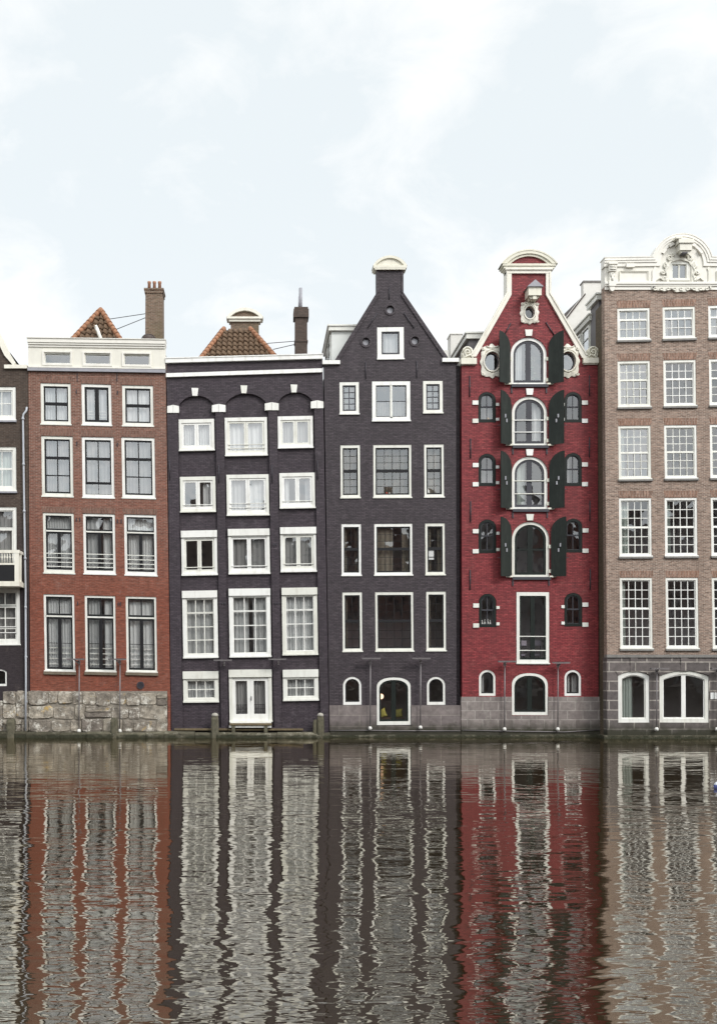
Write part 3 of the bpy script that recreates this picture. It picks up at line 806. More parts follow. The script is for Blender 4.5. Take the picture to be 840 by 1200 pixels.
# ---------------------------------------------------------------- plum house with blind arches
h = House('arched_plum_house', 'dark plum painted house with three blind arches and a white double door', 196, 384, a=.017, b=-.02)
R = [[(210, 491, 251, 528), (264, 489, 313, 534), (326, 487.5, 366.5, 525)],
     [(211.5, 558.5, 252.5, 600), (266, 556, 315, 604), (328, 554, 369, 595.5)],
     [(213, 622, 254.5, 674), (268, 620, 316, 672.5), (329, 618, 370.5, 670)],
     [(214.5, 692.5, 255, 771), (269, 690, 317, 770), (331, 689, 372, 767.5)],
     [(215, 787, 256, 823), (269, 785, 318.5, 846), (332, 785, 373, 821)]]
bays_h = [[], [], []]
cmk = ['net', 'net', 'greynet', 'net', 'net']
for ri, row in enumerate(R):
    for ci, r in enumerate(row):
        n0 = len(h.holes)
        b = -.02 + .0016 * ri * 1.0
        if ri < 3:
            sa = [(0, 0, .5, 1, 1, 1, 2.4, .8), (.5, 0, 1, 1, 1, 1, 2.4, .8)]
            cu = {(1, 0): 'right', (1, 1): 'gap', (1, 2): 'sides', (2, 0): None}.get((ri, ci), 'net')
            gd = [(.74, .8), (.86, .8)] if (ri, ci) in ((0, 1), (1, 1)) else ([(.86, .9)] if ri else None)
            h.window(*r, fw=3.0, ft=4.0 if ri < 2 else 9.0, fb=4.0, fd=.06, sash=sa, smat='white', curtain=cu, cm=cmk[ri], glassm='glass_hi' if ri < 2 else 'glass', guard=gd, guard_d=.0, box=7.5 if ri == 2 else 0, shear=b)
        elif ri == 3:
            h.window(*r, fw=4.2, ft=9.5, fb=4.5, fd=.06, sash=[(0, 0, 1, .25, 3, 1, .9, 1.1), (0, .25, 1, 1, 3, 3, .9, 1.1)], smat='white', curtain='gap' if ci == 1 else 'net', cm=cmk[ri], box=8, shear=-.016)
        elif ci != 1:
            h.window(*r, fw=4.2, ft=10.5, fb=4.5, fd=.06, sash=[(0, 0, 1, 1, 3, 2, .9, 1.0)], smat='white', curtain='net', cm=cmk[ri], box=8.5, shear=-.014)
        else:
            w = h.window(*r, fw=3.5, ft=9, fb=1.5, fd=.06, sash=[(0, 0, .5, 1, 1, 1, 3.9, .8, {'bk': 2.0}), (.5, 0, 1, 1, 1, 1, 3.9, .8, {'bk': 2.0})], smat='white', curtain='net', cm='greynet', box=8.5, name='double_door', shear=-.012)
            m = h.mb((r[0] + r[2]) / 2, (r[1] + r[3]) / 2)
            for xa in (276.5, 297.5):
                for yy in (826, 831, 836): m.box(xa, yy - .4, xa + 13, yy + .4, .16, .18)
                for k in range(6): m.box(xa + k * 2.5, 826, xa + .5 + k * 2.5, 838, .163, .177)
            m.build('inner_rail', MT['iron'], w)
            m = h.mb(); m.tube([M(294.6, 816, .03), M(294.6, 821, .03)], .02, 6); m.build('handle', MT['iron'], w)
        bays_h[ci] += h.holes[n0:]
def bay(xa, xb, xa2, xb2, ys, ya):
    w = (xb - xa) / 2; cx = (xa + xb) / 2
    p = [(xa2, 852.5), (xb2, 852.5)]
    for k in range(19):
        t = math.pi * k / 18
        p.append((cx + w * math.cos(t), ys - (ys - ya) * math.sin(t)))
    return p
bays = [(bay(208.4, 252.6, 214.4, 259.4, 482, 463.5), .14, bays_h[0]),
        (bay(262.4, 314.6, 267.4, 321.6, 481, 461), .14, bays_h[1]),
        (bay(324.6, 368.2, 330.0, 376.0, 478, 459.5), .14, bays_h[2])]
h.sheet('wall', [(195.4, 424), (378, 419), (385.6, 864), (201.2, 864)], 'plum_brick', bays=bays, side=.36, thick=.42)
h.body(196.4, 378, 440, [545, 612, 683, 778], 'plum_brick')
m = h.mb()
for (la, lb, ra, rb, dd, e) in ((421.3, 426.2, 416.4, 421.2, -.14, .6), (438.3, 442.8, 432.5, 437, -.12, 0)):
    m.poly([(195 - e, lb), (377.4 + e, rb), (377.4 + e, ra), (195 - e, la)], dd, .1)
m.poly([(194.2, 421.4), (378.2, 416.5), (378.2, 415.4), (194.2, 420.3)], -.17, .3)
m.build('cornice', MT['white'], h.root)
for (x, y) in ((228.7, 459.5), (286, 456.5), (344.5, 455.5)):
    m = h.mb(); m.poly([(x - 2.9, y + 4.6), (x + 2.9, y + 4.6), (x + 4, y - 4.4), (x - 4, y - 4.6)], -.05, .1); m.build('keystone', MT['white'], h.root)
for (xa, xb, y) in ((196.2, 210, 479.7), (248.5, 264.5, 478.6), (310.4, 326.6, 476.6), (364.2, 379, 474.3)):
    m = h.mb(); xm = (xa + xb) / 2
    for a_, b_, t0, t1 in ((xa, xm - .15, y - 3.4, y - 5), (xm + .15, xb, y - 5, y - 3.6)):
        m.poly([(a_, y + 4.4), (b_, y + 4.2), (b_, t1), (a_, t0)], -.04, .1)
    m.build('impost', MT['white'], h.root)
h.anchors([(199, 540, 199.3, 562), (256.5, 545, 256.8, 566), (318.8, 545, 319, 566), (372, 540, 372.3, 562)], .6)
for (x, y) in ((261, 707), (264, 707), (323, 707), (326, 707), (321, 638), (324, 638), (259, 640)):
    m = h.mb(); m.poly([(x - 1, y), (x, y + 2), (x + 1, y), (x, y - 2)], -.04, .02); m.build('wall_anchor', MT['iron'], h.root)
# roof with rear gable and chimney
tl_, tr_ = Bk(262.5, 387, 4.2), Bk(293.5, 387, 4.2); bl_, br_ = Bk(226, 434, 1.0), Bk(335, 434, 1.0)
tile_slope(h.root, bl_, br_, tl_, tr_, 9, .27)
o1 = Vector((0, -.05, .06))
ridge_run(h.root, bl_ + o1, tl_ + o1, 13); ridge_run(h.root, br_ + o1, tr_ + o1, 13)
m = MB(); ix = [m.w(p) for p in (bl_, br_, tr_, tl_, bl_ + bkp, br_ + bkp, tr_ + bkp, tl_ + bkp)]
m.f(ix[0], ix[3], ix[7], ix[4]); m.f(ix[1], ix[5], ix[6], ix[2]); m.f(ix[3], ix[2], ix[6], ix[7]); m.build('roof_slope', MT['roofing'], h.root, recalc=False)
rg = MB(6.5); rg.box(270.5, 377, 303.5, 400, 0, .4); rgo = rg.build('rear_gable', MT['chimney_brick'], h.root)
rg = MB(6.5); rg.strip(seg_arc(265.5, 308.5, 372.5, 361.5), seg_arc(269.5, 304.5, 372.5, 365), -.15, .5); rg.box(266, 372.3, 308, 374.6, -.18, .5); rg.box(268.5, 374.4, 305.5, 377.4, -.1, .45)
rg.build('pediment', MT['cream'], rgo)
rg = MB(6.5); rg.poly(seg_arc(268.5, 305.5, 372.6, 364), -.02, .3); rg.build('tympanum', MT['chimney_brick'], rgo)
ch = chimney(h.root, 353, 14.5, 2.0, 362, 432, 'dark_chimney', ((359.8, 362.5, 1.5), (362.3, 372, 3.2), (398.5, 400.5, 1.2)))
m = MB(); p = Bk(352.3, 361, 2.3); m.tube([p + Vector((0, 0, -.2)), p + Vector((.0, 0, .98))], .085, 10); m.tube([p + Vector((-.1, -.05, -.1)), p + Vector((-.09, -.05, .55))], .025, 6); m.build('flue_pipe', MT['lead'], ch)
m = MB(); m.tube([Bk(312, 402.5, 3.2), Bk(346, 399.8, 2.1)], .018, 6); m.tube([Bk(320, 409.5, 2.6), Bk(346, 403.5, 2.1)], .018, 6); m.build('chimney_stay', MT['iron'], h.root)

# ---------------------------------------------------------------- plum house with a pointed gable
h = House('gabled_plum_house', 'dark plum painted house with pointed neck gable, round openings and cream cap', 380, 541, a=.006, b=-.008)
h.window(442, 383.5, 473, 421.5, fw=5.0, sash=[(0, 0, 1, 1, 1, 1, 1.8, 1)], smat='sash_grey', curtain='net', glassm='glass_hi', fd=.0)
for r in ((398, 448, 420.5, 486), (495.7, 446.5, 518.5, 484.7)):
    h.window(*r, fw=3.5, sash=[(0, 0, 1, 1, 2, 4, 1.6, 1.0)], smat='sash_grey', curtain='net', cm='greynet', glassm='glass_hi', fd=.0)
h.window(436, 447, 480.5, 494, fw=4.4, sash=[(0, 0, .5, 1, 1, 2, 1.0, .7), (.5, 0, 1, 1, 1, 2, 1.0, .7)], smat='sash_grey', glassm='glass_hi', fd=.0, guard=[], curtain='half', cm='greynet')
m = h.mb(458.3, 470.5); m.box(457, 451, 459.6, 490, .0, .06); m.build('mullion', MT['white'], h.root)
for yr, g in (((521.5, 584), 0), ((614, 675), 1), ((694, 764), 2)):
    o = g * 1.2
    for (xa, xb, n) in ((399 + o, 422 + o, 2), (437.4 + o, 482 + o, 4), (497 + o, 520 + o, 2)):
        dy = -(xa - 399) * .008
        sa = [(0, 0, 1, .49, n, 3, 1.5, .42), (0, .49, 1, 1, n, 3, 1.5, .42, {'d': .03})]
        cu, cm_ = (('net', 'linen') if g == 0 else (('gap_right' if n == 4 else 'sides', 'linen') if g == 1 else ('left_thin', 'linen')))
        if g == 2 and n == 4: cu = None
        h.window(xa, yr[0] + dy, xb, yr[1] + dy, fw=2.6, ft=3.4, fb=4.0, sash=sa, smat='black_paint', curtain=cu, cm=cm_, glassm='glass' if g == 0 else 'glass_low', fd=.02)
for xa in (402, 500):
    h.window(xa, 793, xa + 21.6, 826, rise=10.5, fw=2.6, fb=3.4, sash=[(0, 0, 1, 1, 1, 1, 1.3, .8)], smat='black_paint', glassm='glass_low', fd=.02, curtain=None)
dw = h.window(441.5, 794, 481, 849.5, rise=11, fw=2.8, fb=4.2, sash=[(0, 0, .5, 1, 1, 1, 1.6, .8, {}) if False else (0, 0, 1, 1, 2, 1, 2.0, .8, {'stile': 5.5})], smat='green_black', glassm='glass_low', fd=.0, name='garden_door')
for (x, y) in ((457, 363), (428.7, 400.6), (486, 399.3)):
    m = h.mb(); m.ring(oval(x, y, 6.6, 6.8, 24), oval(x, y, 4.6, 4.8, 24), -.035, .1); m.ring(oval(x, y, 4.7, 4.9, 24), oval(x, y, 3.5, 3.6, 24), .06, .12); oc = m.build('round_window', MT['plum_brick_two'], h.root)
    m = h.mb(); m.poly(oval(x, y, 3.7, 3.8, 20), .1); m.build('pane', MT['lead'], oc)
    h.holes.append(oval(x, y, 4.9, 5.1, 24))
wl = [(379.6, 426), (392, 424), (441.5, 343.5), (441.3, 314), (472.3, 314), (472.2, 343.5), (525, 421), (534, 425), (534.5, 864), (386.3, 864)]
h.sheet('wall', wl, 'plum_brick_two')
h.body(381, 537, 434, [505, 598, 683, 775], 'plum_brick_two', roof='gable', ridge_y=360)
m = h.mb(); m.box(533.5, 426, 540.2, 864, .3, .6); m.build('set_back_strip', MT['plum_brick_two'], h.root)
m = h.mb()
m.strip([(391.2, 424), (441.4, 342.8)], [(396.4, 424), (444.4, 346)], -.05, .38)
m.strip([(525.8, 421), (472.3, 342.8)], [(520.4, 421), (469.4, 346)], -.05, .38)
m.strip([(441.2, 343.2), (441.1, 316)], [(443.6, 343.2), (443.5, 316)], -.03, .38)
m.strip([(472.6, 343.2), (472.5, 316)], [(470.2, 343.2), (470.1, 316)], -.03, .38)
m.build('coping', MT['plum_brick_two'], h.root)
m = h.mb(); m.box(377.6, 423.2, 398.3, 427.6, -.14, .4); m.box(517.6, 420.5, 537, 425, -.14, .4); m.build('corner_stone', MT['white'], h.root)
m = h.mb(); m.box(437.2, 312.2, 476, 315.2, -.13, .5); m.box(438.6, 315, 474.6, 317, -.12, .45); m.strip(seg_arc(436.6, 476.6, 312.4, 300.6), seg_arc(440, 473, 312.4, 303.4), -.12, .5); m.poly(seg_arc(439, 474, 312.3, 302.6), -.04, .4)
m.tube([M(456.6, 301, .1), M(456.6, 297.6, .1)], .015, 5)
m.build('pediment', MT['cream'], h.root)
h.anchors([(456, 337, 456, 351), (428.4, 424, 428.4, 444), (488.2, 423, 488.2, 443), (442, 367, 431, 384), (473, 367, 485, 384.6)], .55)
pl = [(385.8, 826.5), (441.0, 826.5), (441.0, 850.2), (481.6, 850.2), (481.6, 826.5), (538.8, 826.5), (539.2, 866), (386.3, 866)]
h.sheet('plinth', pl, 'plinth_plum', holes=[], d=-.05, side=.3)
m = h.mb(); m.tube([M(386.5, 856, -.09), M(420, 855.6, -.09), M(470, 856.2, -.09), M(538.5, 856.3, -.09)], .018, 6); m.build('cable_pipe', MT['pole_metal'], h.root)
# dormer on its left roof side
def dormer(root, xn, y0, y1, dn, df, wid, front, side_win=False, fascia=6, skip_front=False, right=True, name='dormer'):
    """box dormer: near left edge at facade unit xn on depth dn, running back to depth df"""
    p = Bk(xn, y0, dn); q = Bk(xn, y1, dn); sc_ = (D + dn) / D / S
    fh = fascia * sc_
    m = MB(); m.wbox((p.x + wid / 2, (dn + df) / 2, (q.z + p.z) / 2), (wid, df - dn, p.z - q.z)); dm = m.build(name, MT[front], root)
    m = MB(); m.wbox((p.x + wid / 2, (dn + df) / 2, p.z - fh / 2 + .03), (wid + .3, df - dn + .3, fh)); m.wbox((p.x + wid / 2, (dn + df) / 2, p.z + .06), (wid + .42, df - dn + .42, .07)); m.build('fascia', MT['white'], dm)
    if side_win:
        n = side_win
        L = (df - dn) / n
        for k in range(n):
            y_a = dn + k * L + L * .12; y_b = dn + (k + 1) * L - L * .12
            zt, zb = p.z - fh - .08, q.z + .12
            w_ = MB()
            X = p.x - .03
            w_.wbox((X, (y_a + y_b) / 2, zt - .05), (.08, y_b - y_a, .1)); w_.wbox((X, (y_a + y_b) / 2, zb + .05), (.08, y_b - y_a, .1))
            for yy in (y_a, y_b): w_.wbox((X, yy, (zt + zb) / 2), (.082, .1, zt - zb))
            for t in (1 / 3, 2 / 3): w_.wbox((X, (y_a + y_b) / 2, zb + (zt - zb) * t), (.05, y_b - y_a, .035))
            wo = w_.build('window', MT['white'], dm)
            w_ = MB(); w_.wbox((X + .01, (y_a + y_b) / 2, (zt + zb) / 2), (.012, y_b - y_a, zt - zb)); w_.build('pane', MT['glass_hi'], wo)
    return dm
dormer(h.root, 388.5, 384, 440, 1.6, 5.2, 3.2, 'pale_panel', side_win=2, fascia=5)

# ---------------------------------------------------------------- crimson warehouse house
h = House('crimson_house', 'crimson painted house with cream bell gable, hoist beam and dark green arched shutters', 541, 700, a=.002, b=0.0)
arches = [(598, 395, 640.5, 451), (599.5, 464, 641, 522.5), (599.5, 534.5, 641.5, 597), (599.5, 611, 643.5, 676.5)]
for i, r in enumerate(arches):
    wdt = r[2] - r[0]
    sa = [(0, 0, 1, 1, 2, 2 if i == 3 else 1, 2.6, 2.0, {'stile': 6.0, 'thick': 1, 'thw': 2.4})]
    gd = {1: [(.47, 1.0), (.74, 1.0)], 2: [(.45, 1.0), (.72, 1.0)]}.get(i)
    w = h.window(*r, rise=wdt / 2 - 1, fw=3.6, fb=3.0, sash=sa, smat='sash_grey' if i < 3 else 'green_black', curtain={0: 'left', 1: 'right', 2: 'left', 3: None}[i], cm='mint' if i == 2 else 'net', glassm='glass_hi' if i == 0 else 'glass', guard=gd, guard_d=-.02, fd=.06)
    m = h.mb(); m.box(r[0] + .5, r[3] - .2, r[2] + 1, r[3] + 3, -.1, .3); m.build('sill', MT['sash_grey'], w)
    m = h.mb()
    for xa in (r[0] - 7, r[2] - .5): m.box(xa, r[3] - 1.6, xa + 7.5, r[3] + .2, -.12, .1)
    for xa in (r[0] - 2.2, r[2] - .8):
        for fy in (.42, .86): m.box(xa, r[1] + (r[3] - r[1]) * fy, xa + 3, r[1] + (r[3] - r[1]) * fy + 4, -.025, .1)
    m.build('bracket', MT['cream'], w)
    # brick arch ring round the opening, a little recessed and stained
    # shutters: half-arch boards swung open on hinges at the jambs
    for sgn in (-1, 1):
        hx = r[0] - .8 if sgn < 0 else r[2] + 1.4
        wid = .70; ang = math.radians(58)
        hz = M(hx, r[1], 0).z; 
        z0 = M(hx, r[3] - .5, 0).z; zt = M(hx, r[1] - 4, 0).z
        hp = M(hx, r[3], -.05)
        dirv = Vector((sgn * math.sin(ang), -math.cos(ang), 0)); nv = Vector((dirv.y, -dirv.x, 0)) * .022
        n = 12; m = MB(); prof = []
        hgt = zt - z0; low = hgt - wid * .95
        # hinge side lower, free edge is tall: the board is the mirrored half of the arch
        for k in range(n + 1):
            t = k / n
            prof.append((wid * t, low + wid * .95 * math.sqrt(max(0, 1 - (1 - t) ** 2)) * 1.0))
        for s2 in (1, -1):
            pts = [hp + nv * s2 + Vector((0, 0, z0 - hp.z)), hp + dirv * wid + nv * s2 + Vector((0, 0, z0 - hp.z))] + [hp + dirv * x + nv * s2 + Vector((0, 0, z0 - hp.z + z)) for x, z in prof[::-1]]
            ids = [m.w(p) for p in pts]
            m.f(*(ids if s2 > 0 else ids[::-1]))
            if s2 > 0: A = ids
            else:
                for k in range(len(A)):
                    j = (k + 1) % len(A); m.f(A[k], A[j], ids[j], ids[k])
        sh = m.build('shutter', MT['shutter'], w)
        b0 = hp + Vector((0, 0, z0 - hp.z))
        inn = -nv.normalized() if (-nv).x * sgn < 0 else nv.normalized()
        if i > 0:
            m = MB()
            for k2, (t_, zz) in enumerate(((.62, .62), (.5, .52))):
                m.wbox(b0 + dirv * wid * t_ + inn * .035 + Vector((0, 0, hgt * zz * .85)), (.06, .06, .16))
            m.build('latch', MT['lead'], sh)
        m = h.mb(); xx = hx + sgn * -1.2 + sgn * -2.2
        m.box(hx - 1.0 - sgn * 2, r[3] + 1, hx + .6 - sgn * 2, r[3] + 10, -.04, .03); m.build('wall_anchor', MT['iron'], h.root)
        if i > 0:
            m = MB(); a0 = M(hx + sgn * 12, r[3] - 22, .0); m.tube([a0, a0 + Vector((0, -.35, 0)), a0 + Vector((sgn * .25, -.35, .0))], .014, 5); m.build('shutter_hook', MT['iron'], h.root)
for (y, x) in ((390.5, 619), (459.5, 620), (530.5, 620), (606.5, 620.3)):
    m = h.mb(); m.poly([(x - 3.4, y + 3.6), (x + 3.4, y + 3.6), (x + 4.4, y - 3.8), (x - 4.4, y - 3.8)], -.07, .1); m.build('keystone', MT['white'], h.root)
small = [(560.2, 459.5, 580.5, 495), (560.5, 532, 580.5, 569.5), (560.5, 609, 581, 648), (561, 696, 581, 735), (661, 459.5, 681, 495), (661, 531, 681, 569.5), (661, 608, 681.7, 647.5), (661, 695, 681.5, 734)]
for k, r in enumerate(small):
    w = h.window(*r, rise=9.5, fw=2.8, fb=3.4, fmat='green_black', fd=.0, sash=[(0, 0, 1, .5, 2, 1, .9, .8), (0, .5, 1, 1, 2, 1, .5, .8, {'d': .05})], smat='sash_grey', glassm='glass_low', curtain={0: 'half', 1: 'half', 5: 'left'}.get(k), cm='greynet')
    right = k > 3
    xo0, xo1 = (r[0] - 7, r[0] - .2) if not right else (r[2] + .2, r[2] + 7)
    xi0, xi1 = (r[2] + .2, r[2] + 3.8) if not right else (r[0] - 3.8, r[0] - .2)
    Hh = r[3] - r[1]
    for (xa, xb, fy, hb_) in ((xo0, xo1, .3, 4.9), (xo0, xo1, .9, 4.9), (xi0, xi1, .38, 3.4), (xi0, xi1, .87, 3.4)):
        m = h.mb(); m.box(xa, r[1] + Hh * fy - .5, xb, r[1] + Hh * fy - .5 + hb_, -.05, .08); m.build('stone_block', MT['white'], w)
dw5 = h.window(605, 694, 643, 778, fw=3.6, ft=4.2, fb=5.0, sash=[(0, 0, 1, 1, 2, 1, 2.0, .8, {'stile': 5.0})], smat='green_black', glassm='glass_low', guard=[(.635, 1.0), (.855, 1.0)], fd=.0, guard_d=.02, name='loading_door')
for xa in (561, 661):
    h.window(xa, 785, xa + 19.5, 815.5, rise=9.5, fw=2.6, fb=3.0, sash=[(0, 0, 1, 1, 1, 1, 1.3, .8)], smat='black_paint', glassm='glass_low', curtain='left' if xa < 600 else 'gap', fd=.02)
h.window(599.5, 789, 641.5, 838, rise=14, fw=2.8, fb=3.6, sash=[(0, 0, 1, 1, 2, 1, 2.0, .8, {'stile': 5.5})], smat='green_black', glassm='glass_low', fd=.0, name='basement_window')
for (x, y, rx, ry, wx, wy) in ((619.8, 367, 5.0, 6.6, 10.6, 12.6), (576, 424, 8.3, 10.4, 13.2, 18.4), (664.5, 424, 8.3, 10.4, 13.2, 18.4)):
    n = 56
    def cart(k_):   # scrolled outline of a carved frame
        p = []
        for i in range(n):
            t = 2 * math.pi * i / n; c_, s2 = math.cos(t), math.sin(t)
            rr = (abs(c_) ** 5 + abs(s_) ** 5) ** -.2 if False else (abs(c_) ** 3.4 + abs(s2) ** 3.4) ** (-1 / 3.4)
            rr *= (1 + .045 * math.cos(8 * t) + .035 * math.cos(12 * t + .6)) if k_ > .93 else 1
            if k_ > .93 and abs(c_) < .25 and s2 < 0: rr *= 1.06
            p.append((x + wx * rr * c_ * k_, y + wy * rr * s2 * k_))
        return p
    m = h.mb()
    inn = oval(x, y, rx, ry, n)
    mid1 = [(a + (b - a) * .6, c_ + (d_ - c_) * .6) for (a, c_), (b, d_) in zip(cart(1.0), inn)]
    m.ring(cart(1.0), mid1, -.05, .05, -.11)
    m.ring(mid1, inn, -.11, .14, .06)
    m.ring(oval(x, y, rx + 1.9, ry + 2.1, n), oval(x, y, rx + .7, ry + .8, n), -.14, .0)
    for sx_ in (-1, 1):
        for sy_ in (-1, 1):
            cc = Vector((x + sx_ * wx * .82, y + sy_ * wy * .8, 0))
            m.tube([M(cc.x + (2.2 - .16 * q) * wx / 13 * math.cos(q * .7), cc.y + (2.2 - .16 * q) * wx / 13 * math.sin(q * .7), -.1) for q in range(13)], .022, 6)
    m.tube([M(x + wx * .5 * math.cos(q), y - wy * .98 + 2.2 * math.sin(q), -.1) for q in [math.pi * k_ / 8 for k_ in range(9)]], .03, 6)
    fr = m.build('oval_window', MT['cream'], h.root)
    m = h.mb(); m.ring(oval(x, y, rx + .2, ry + .2, n), oval(x, y, rx - 1.0, ry - 1.1, n), .05, .12); m.build('sash', MT['sash_grey'], fr)
    m = h.mb(); m.poly(oval(x, y, rx, ry, 32), .1); m.build('pane', MT['glass_hi'] if rx > 6 else MT['glass_low'], fr)
    h.holes.append(oval(x, y, rx + .4, ry + .4, 32))
wl = [(540.6, 427), (551, 419), (593, 344.5), (593, 313), (644.2, 313), (644.2, 344.5), (687.5, 419), (699.8, 426), (701, 864), (541.4, 864)]
h.sheet('wall', wl, 'crimson_brick')
h.body(541.5, 699.5, 432, [455, 527, 601, 683, 782], 'crimson_brick', roof='gable', ridge_y=352)
m = h.mb()
m.strip([(550.5, 418.5), (592.2, 344.2), (592.2, 318.6)], [(557.4, 418.5), (598.6, 346), (598.6, 318.6)], -.09, .4)
m.strip([(688.2, 420), (644.9, 344.2), (644.9, 318.6)], [(681.2, 420), (638.8, 346), (638.8, 318.6)], -.09, .4)
m.strip([(551.5, 416), (592.9, 343.8), (592.9, 319)], [(553.2, 416), (594.4, 344.4), (594.4, 319)], -.13, .3)
m.strip([(687.3, 417), (644.2, 343.8), (644.2, 319)], [(685.6, 417), (642.7, 344.4), (642.7, 319)], -.13, .3)
m.box(592.2, 317.2, 644.9, 321.2, -.1, .3); m.box(591, 315.4, 646.2, 317.4, -.16, .4)
m.build('coping', MT['cream'], h.root)
m = h.mb()
m.box(587.6, 310.6, 650, 313.2, -.18, .5); m.box(589.2, 313, 648.4, 315.6, -.14, .45)
m.strip(seg_arc(586.6, 651, 311, 295), seg_arc(592.4, 645.2, 311, 299), -.2, .5); m.strip(seg_arc(591.4, 646.2, 311, 298.4), seg_arc(596.4, 641.2, 311, 301.6), -.14, .45)
m.strip(seg_arc(585.8, 651.8, 311, 294.2), seg_arc(587.4, 650.2, 311, 295.8), -.22, .5)
pd = m.build('pediment', MT['cream'], h.root)
m = h.mb(); m.poly(seg_arc(595, 643, 310.8, 300.8), -.06, .4); m.build('tympanum', MT['crimson_brick'], pd)
m = h.mb(); m.box(539.4, 420.6, 557.6, 427.6, -.16, .4); m.box(682, 420.4, 700.4, 426.4, -.16, .4); m.box(540, 426.6, 556.5, 428.4, -.1, .3); m.box(683, 425.8, 699.4, 427.8, -.1, .3)
m.build('corner_stone', MT['cream'], h.root)
for (x, y, sg) in ((547.5, 413.5, -1), (693.8, 413.3, 1)):
    m = h.mb(); m.poly(oval(x, y, 6.6, 7.2, 24), -.06, .3)
    m.tube([M(x + sg * (6.4 - .3 * q) * math.cos(q * .62), y - (6.8 - .32 * q) * math.sin(q * .62), -.08) for q in range(21)], .045, 6)
    m.tube([M(x - sg * 6, y + 7, -.08), M(x - sg * 3, y + 3, -.1), M(x + sg * 2, y + 5, -.1), M(x + sg * 5.5, y + 7, -.08)], .05, 6)
    m.build('scroll', MT['cream'], h.root)
m = h.mb(); m.box(614.6, 341.5, 629.6, 352, -.62, .1); m.poly([(616, 352), (628, 352), (626, 355), (618, 355)], -.5, .1); m.box(620, 352, 624, 356, -.58, -.5); hb = m.build('hoist_beam', MT['cream'], h.root)
m = h.mb()
a = [m.v(612.6, 342.5, -.7), m.v(631.6, 342.5, -.7), m.v(622, 334.5, -.7), m.v(612.6, 342.5, .08), m.v(631.6, 342.5, .08), m.v(622, 334.5, .08)]
m.f(a[0], a[1], a[2]); m.f(a[3], a[5], a[4]); m.f(a[0], a[2], a[5], a[3]); m.f(a[1], a[4], a[5], a[2]); m.f(a[0], a[3], a[4], a[1])
m.build('beam_roof', MT['lead'], hb)
h.anchors([(550, 441, 550, 465), (551, 514, 551, 537), (551, 587.5, 551, 612), (550.5, 668, 550.5, 691), (690, 440, 690, 464), (690, 512.5, 690, 536), (690.5, 587, 690.5, 611), (691, 667, 691, 691), (598, 379, 591, 392), (639, 378, 649, 393)], .65)
pl = [(540.0, 816.5), (599.2, 816.5), (599.2, 838.6), (641.8, 838.6), (641.8, 816.5), (702, 816.5), (702.4, 866), (539.8, 866)]
h.sheet('plinth', pl, 'plinth_grey', holes=[], d=-.05, side=.3)
m = h.mb(); m.tube([M(541, 855.5, -.09), M(580, 856.4, -.09), M(660, 857.6, -.09), M(701.5, 855.2, -.09)], .018, 6); m.build('cable_pipe', MT['pole_metal'], h.root)
dormer(h.root, 549, 392.5, 440, 1.6, 4.9, 2.6, 'grey_panel', fascia=6)
p = Bk(534.5, 392, 7.0); m = MB(); m.wbox((p.x, 7.4, p.z - 1.0), (.62, .8, 2.0)); m.wbox((p.x, 7.4, p.z + .03), (.7, .88, .06)); m.wbox((p.x - .25, 7.42, p.z - 1.4), (1.0, .7, 1.2), taper=.8); m.build('rear_chimney', MT['render'], h.root)

# ---------------------------------------------------------------- pale brown brick house at the right
D6 = -.95
h = House('pale_brick_house', 'pale brown brick house with ornate white attic at the right edge', 708, 887, D0=D6, a=.012, b=-.012)
rows6 = [((361, 399), 3, 1), ((423, 477.5), 5, 2), ((499, 562), 6, 3), ((583.6, 652.5), 6, 3), ((677, 760.6), 7, 3)]
xs6 = [[723, 776, 829.5], [723.5, 777, 830.5], [724.3, 778, 831.5], [725, 778.5, 832.6], [726, 779.8, 834]]
cur6 = [['net', 'left_thin', 'net'], ['left', None, None], ['left_thin', None, None], ['left', 'left_thin', None], ['left_thin', None, None]]
for ri, ((ya, yb), nr, th) in enumerate(rows6):
    for ci in range(3):
        xa = xs6[ri][ci]; dy = -ci * (1.6 - .4 * ri)
        ysp = th / nr
        sa = [(0, 0, 1, ysp, 4, th, 1.1, .85, {'d': .05}), (0, ysp, 1, 1, 4, nr - th, 1.1, .85, {'d': .025})]
        h.window(xa, ya + dy, xa + 38, yb + dy, fw=2.4, ft=2.8, fb=3.0, sash=sa, smat='white', curtain=cur6[ri][ci], cm='greynet' if ri < 2 else 'mint', glassm='glass_hi' if ri == 0 or (ri < 3 and ci == 0) else ('glass' if ri < 3 else 'glass_low'), fd=.02, sill=(2.2, 'grey_sill'), shear=-.02 + .005 * ri)
        m = h.mb(xa + 19, ya, b=-.02 + .005 * ri)
        m.poly([(xa + .5, ya + dy - .4), (xa + 37.5, ya + dy - .4), (xa + 39.5, ya + dy - 8.5), (xa - 1.5, ya + dy - 8.5)], -.005, .02)
        m.build('brick_lintel', MT['pink_arch_brick'], h.root)
low_a = h.window(723.3, 786.7, 760, 846.7, rise=5, fw=4.2, fb=4.5, fd=-.02, glassm='glass_low', curtain='left_half', cm='mint', sash=[(0, 0, 1, 1, 1, 1, 1.2, .8)], smat='white', shear=0, a=.005)
low_b = h.window(771.7, 786, 829.5, 846.7, rise=6.5, fw=4.2, fb=4.5, fd=-.02, glassm='glass_low', sash=[(0, 0, 1, 1, 2, 1, 1.4, .8, {'stile': 5.0})], smat='white', shear=0, a=.005)
h.window(842, 786.7, 878, 846.7, rise=5, fw=4.2, fb=4.5, fd=-.02, glassm='glass_low', curtain='left_half', cm='mint', sash=[(0, 0, 1, 1, 1, 1, 1.2, .8)], smat='white', shear=0, a=.005)
low_holes = h.holes[-3:]
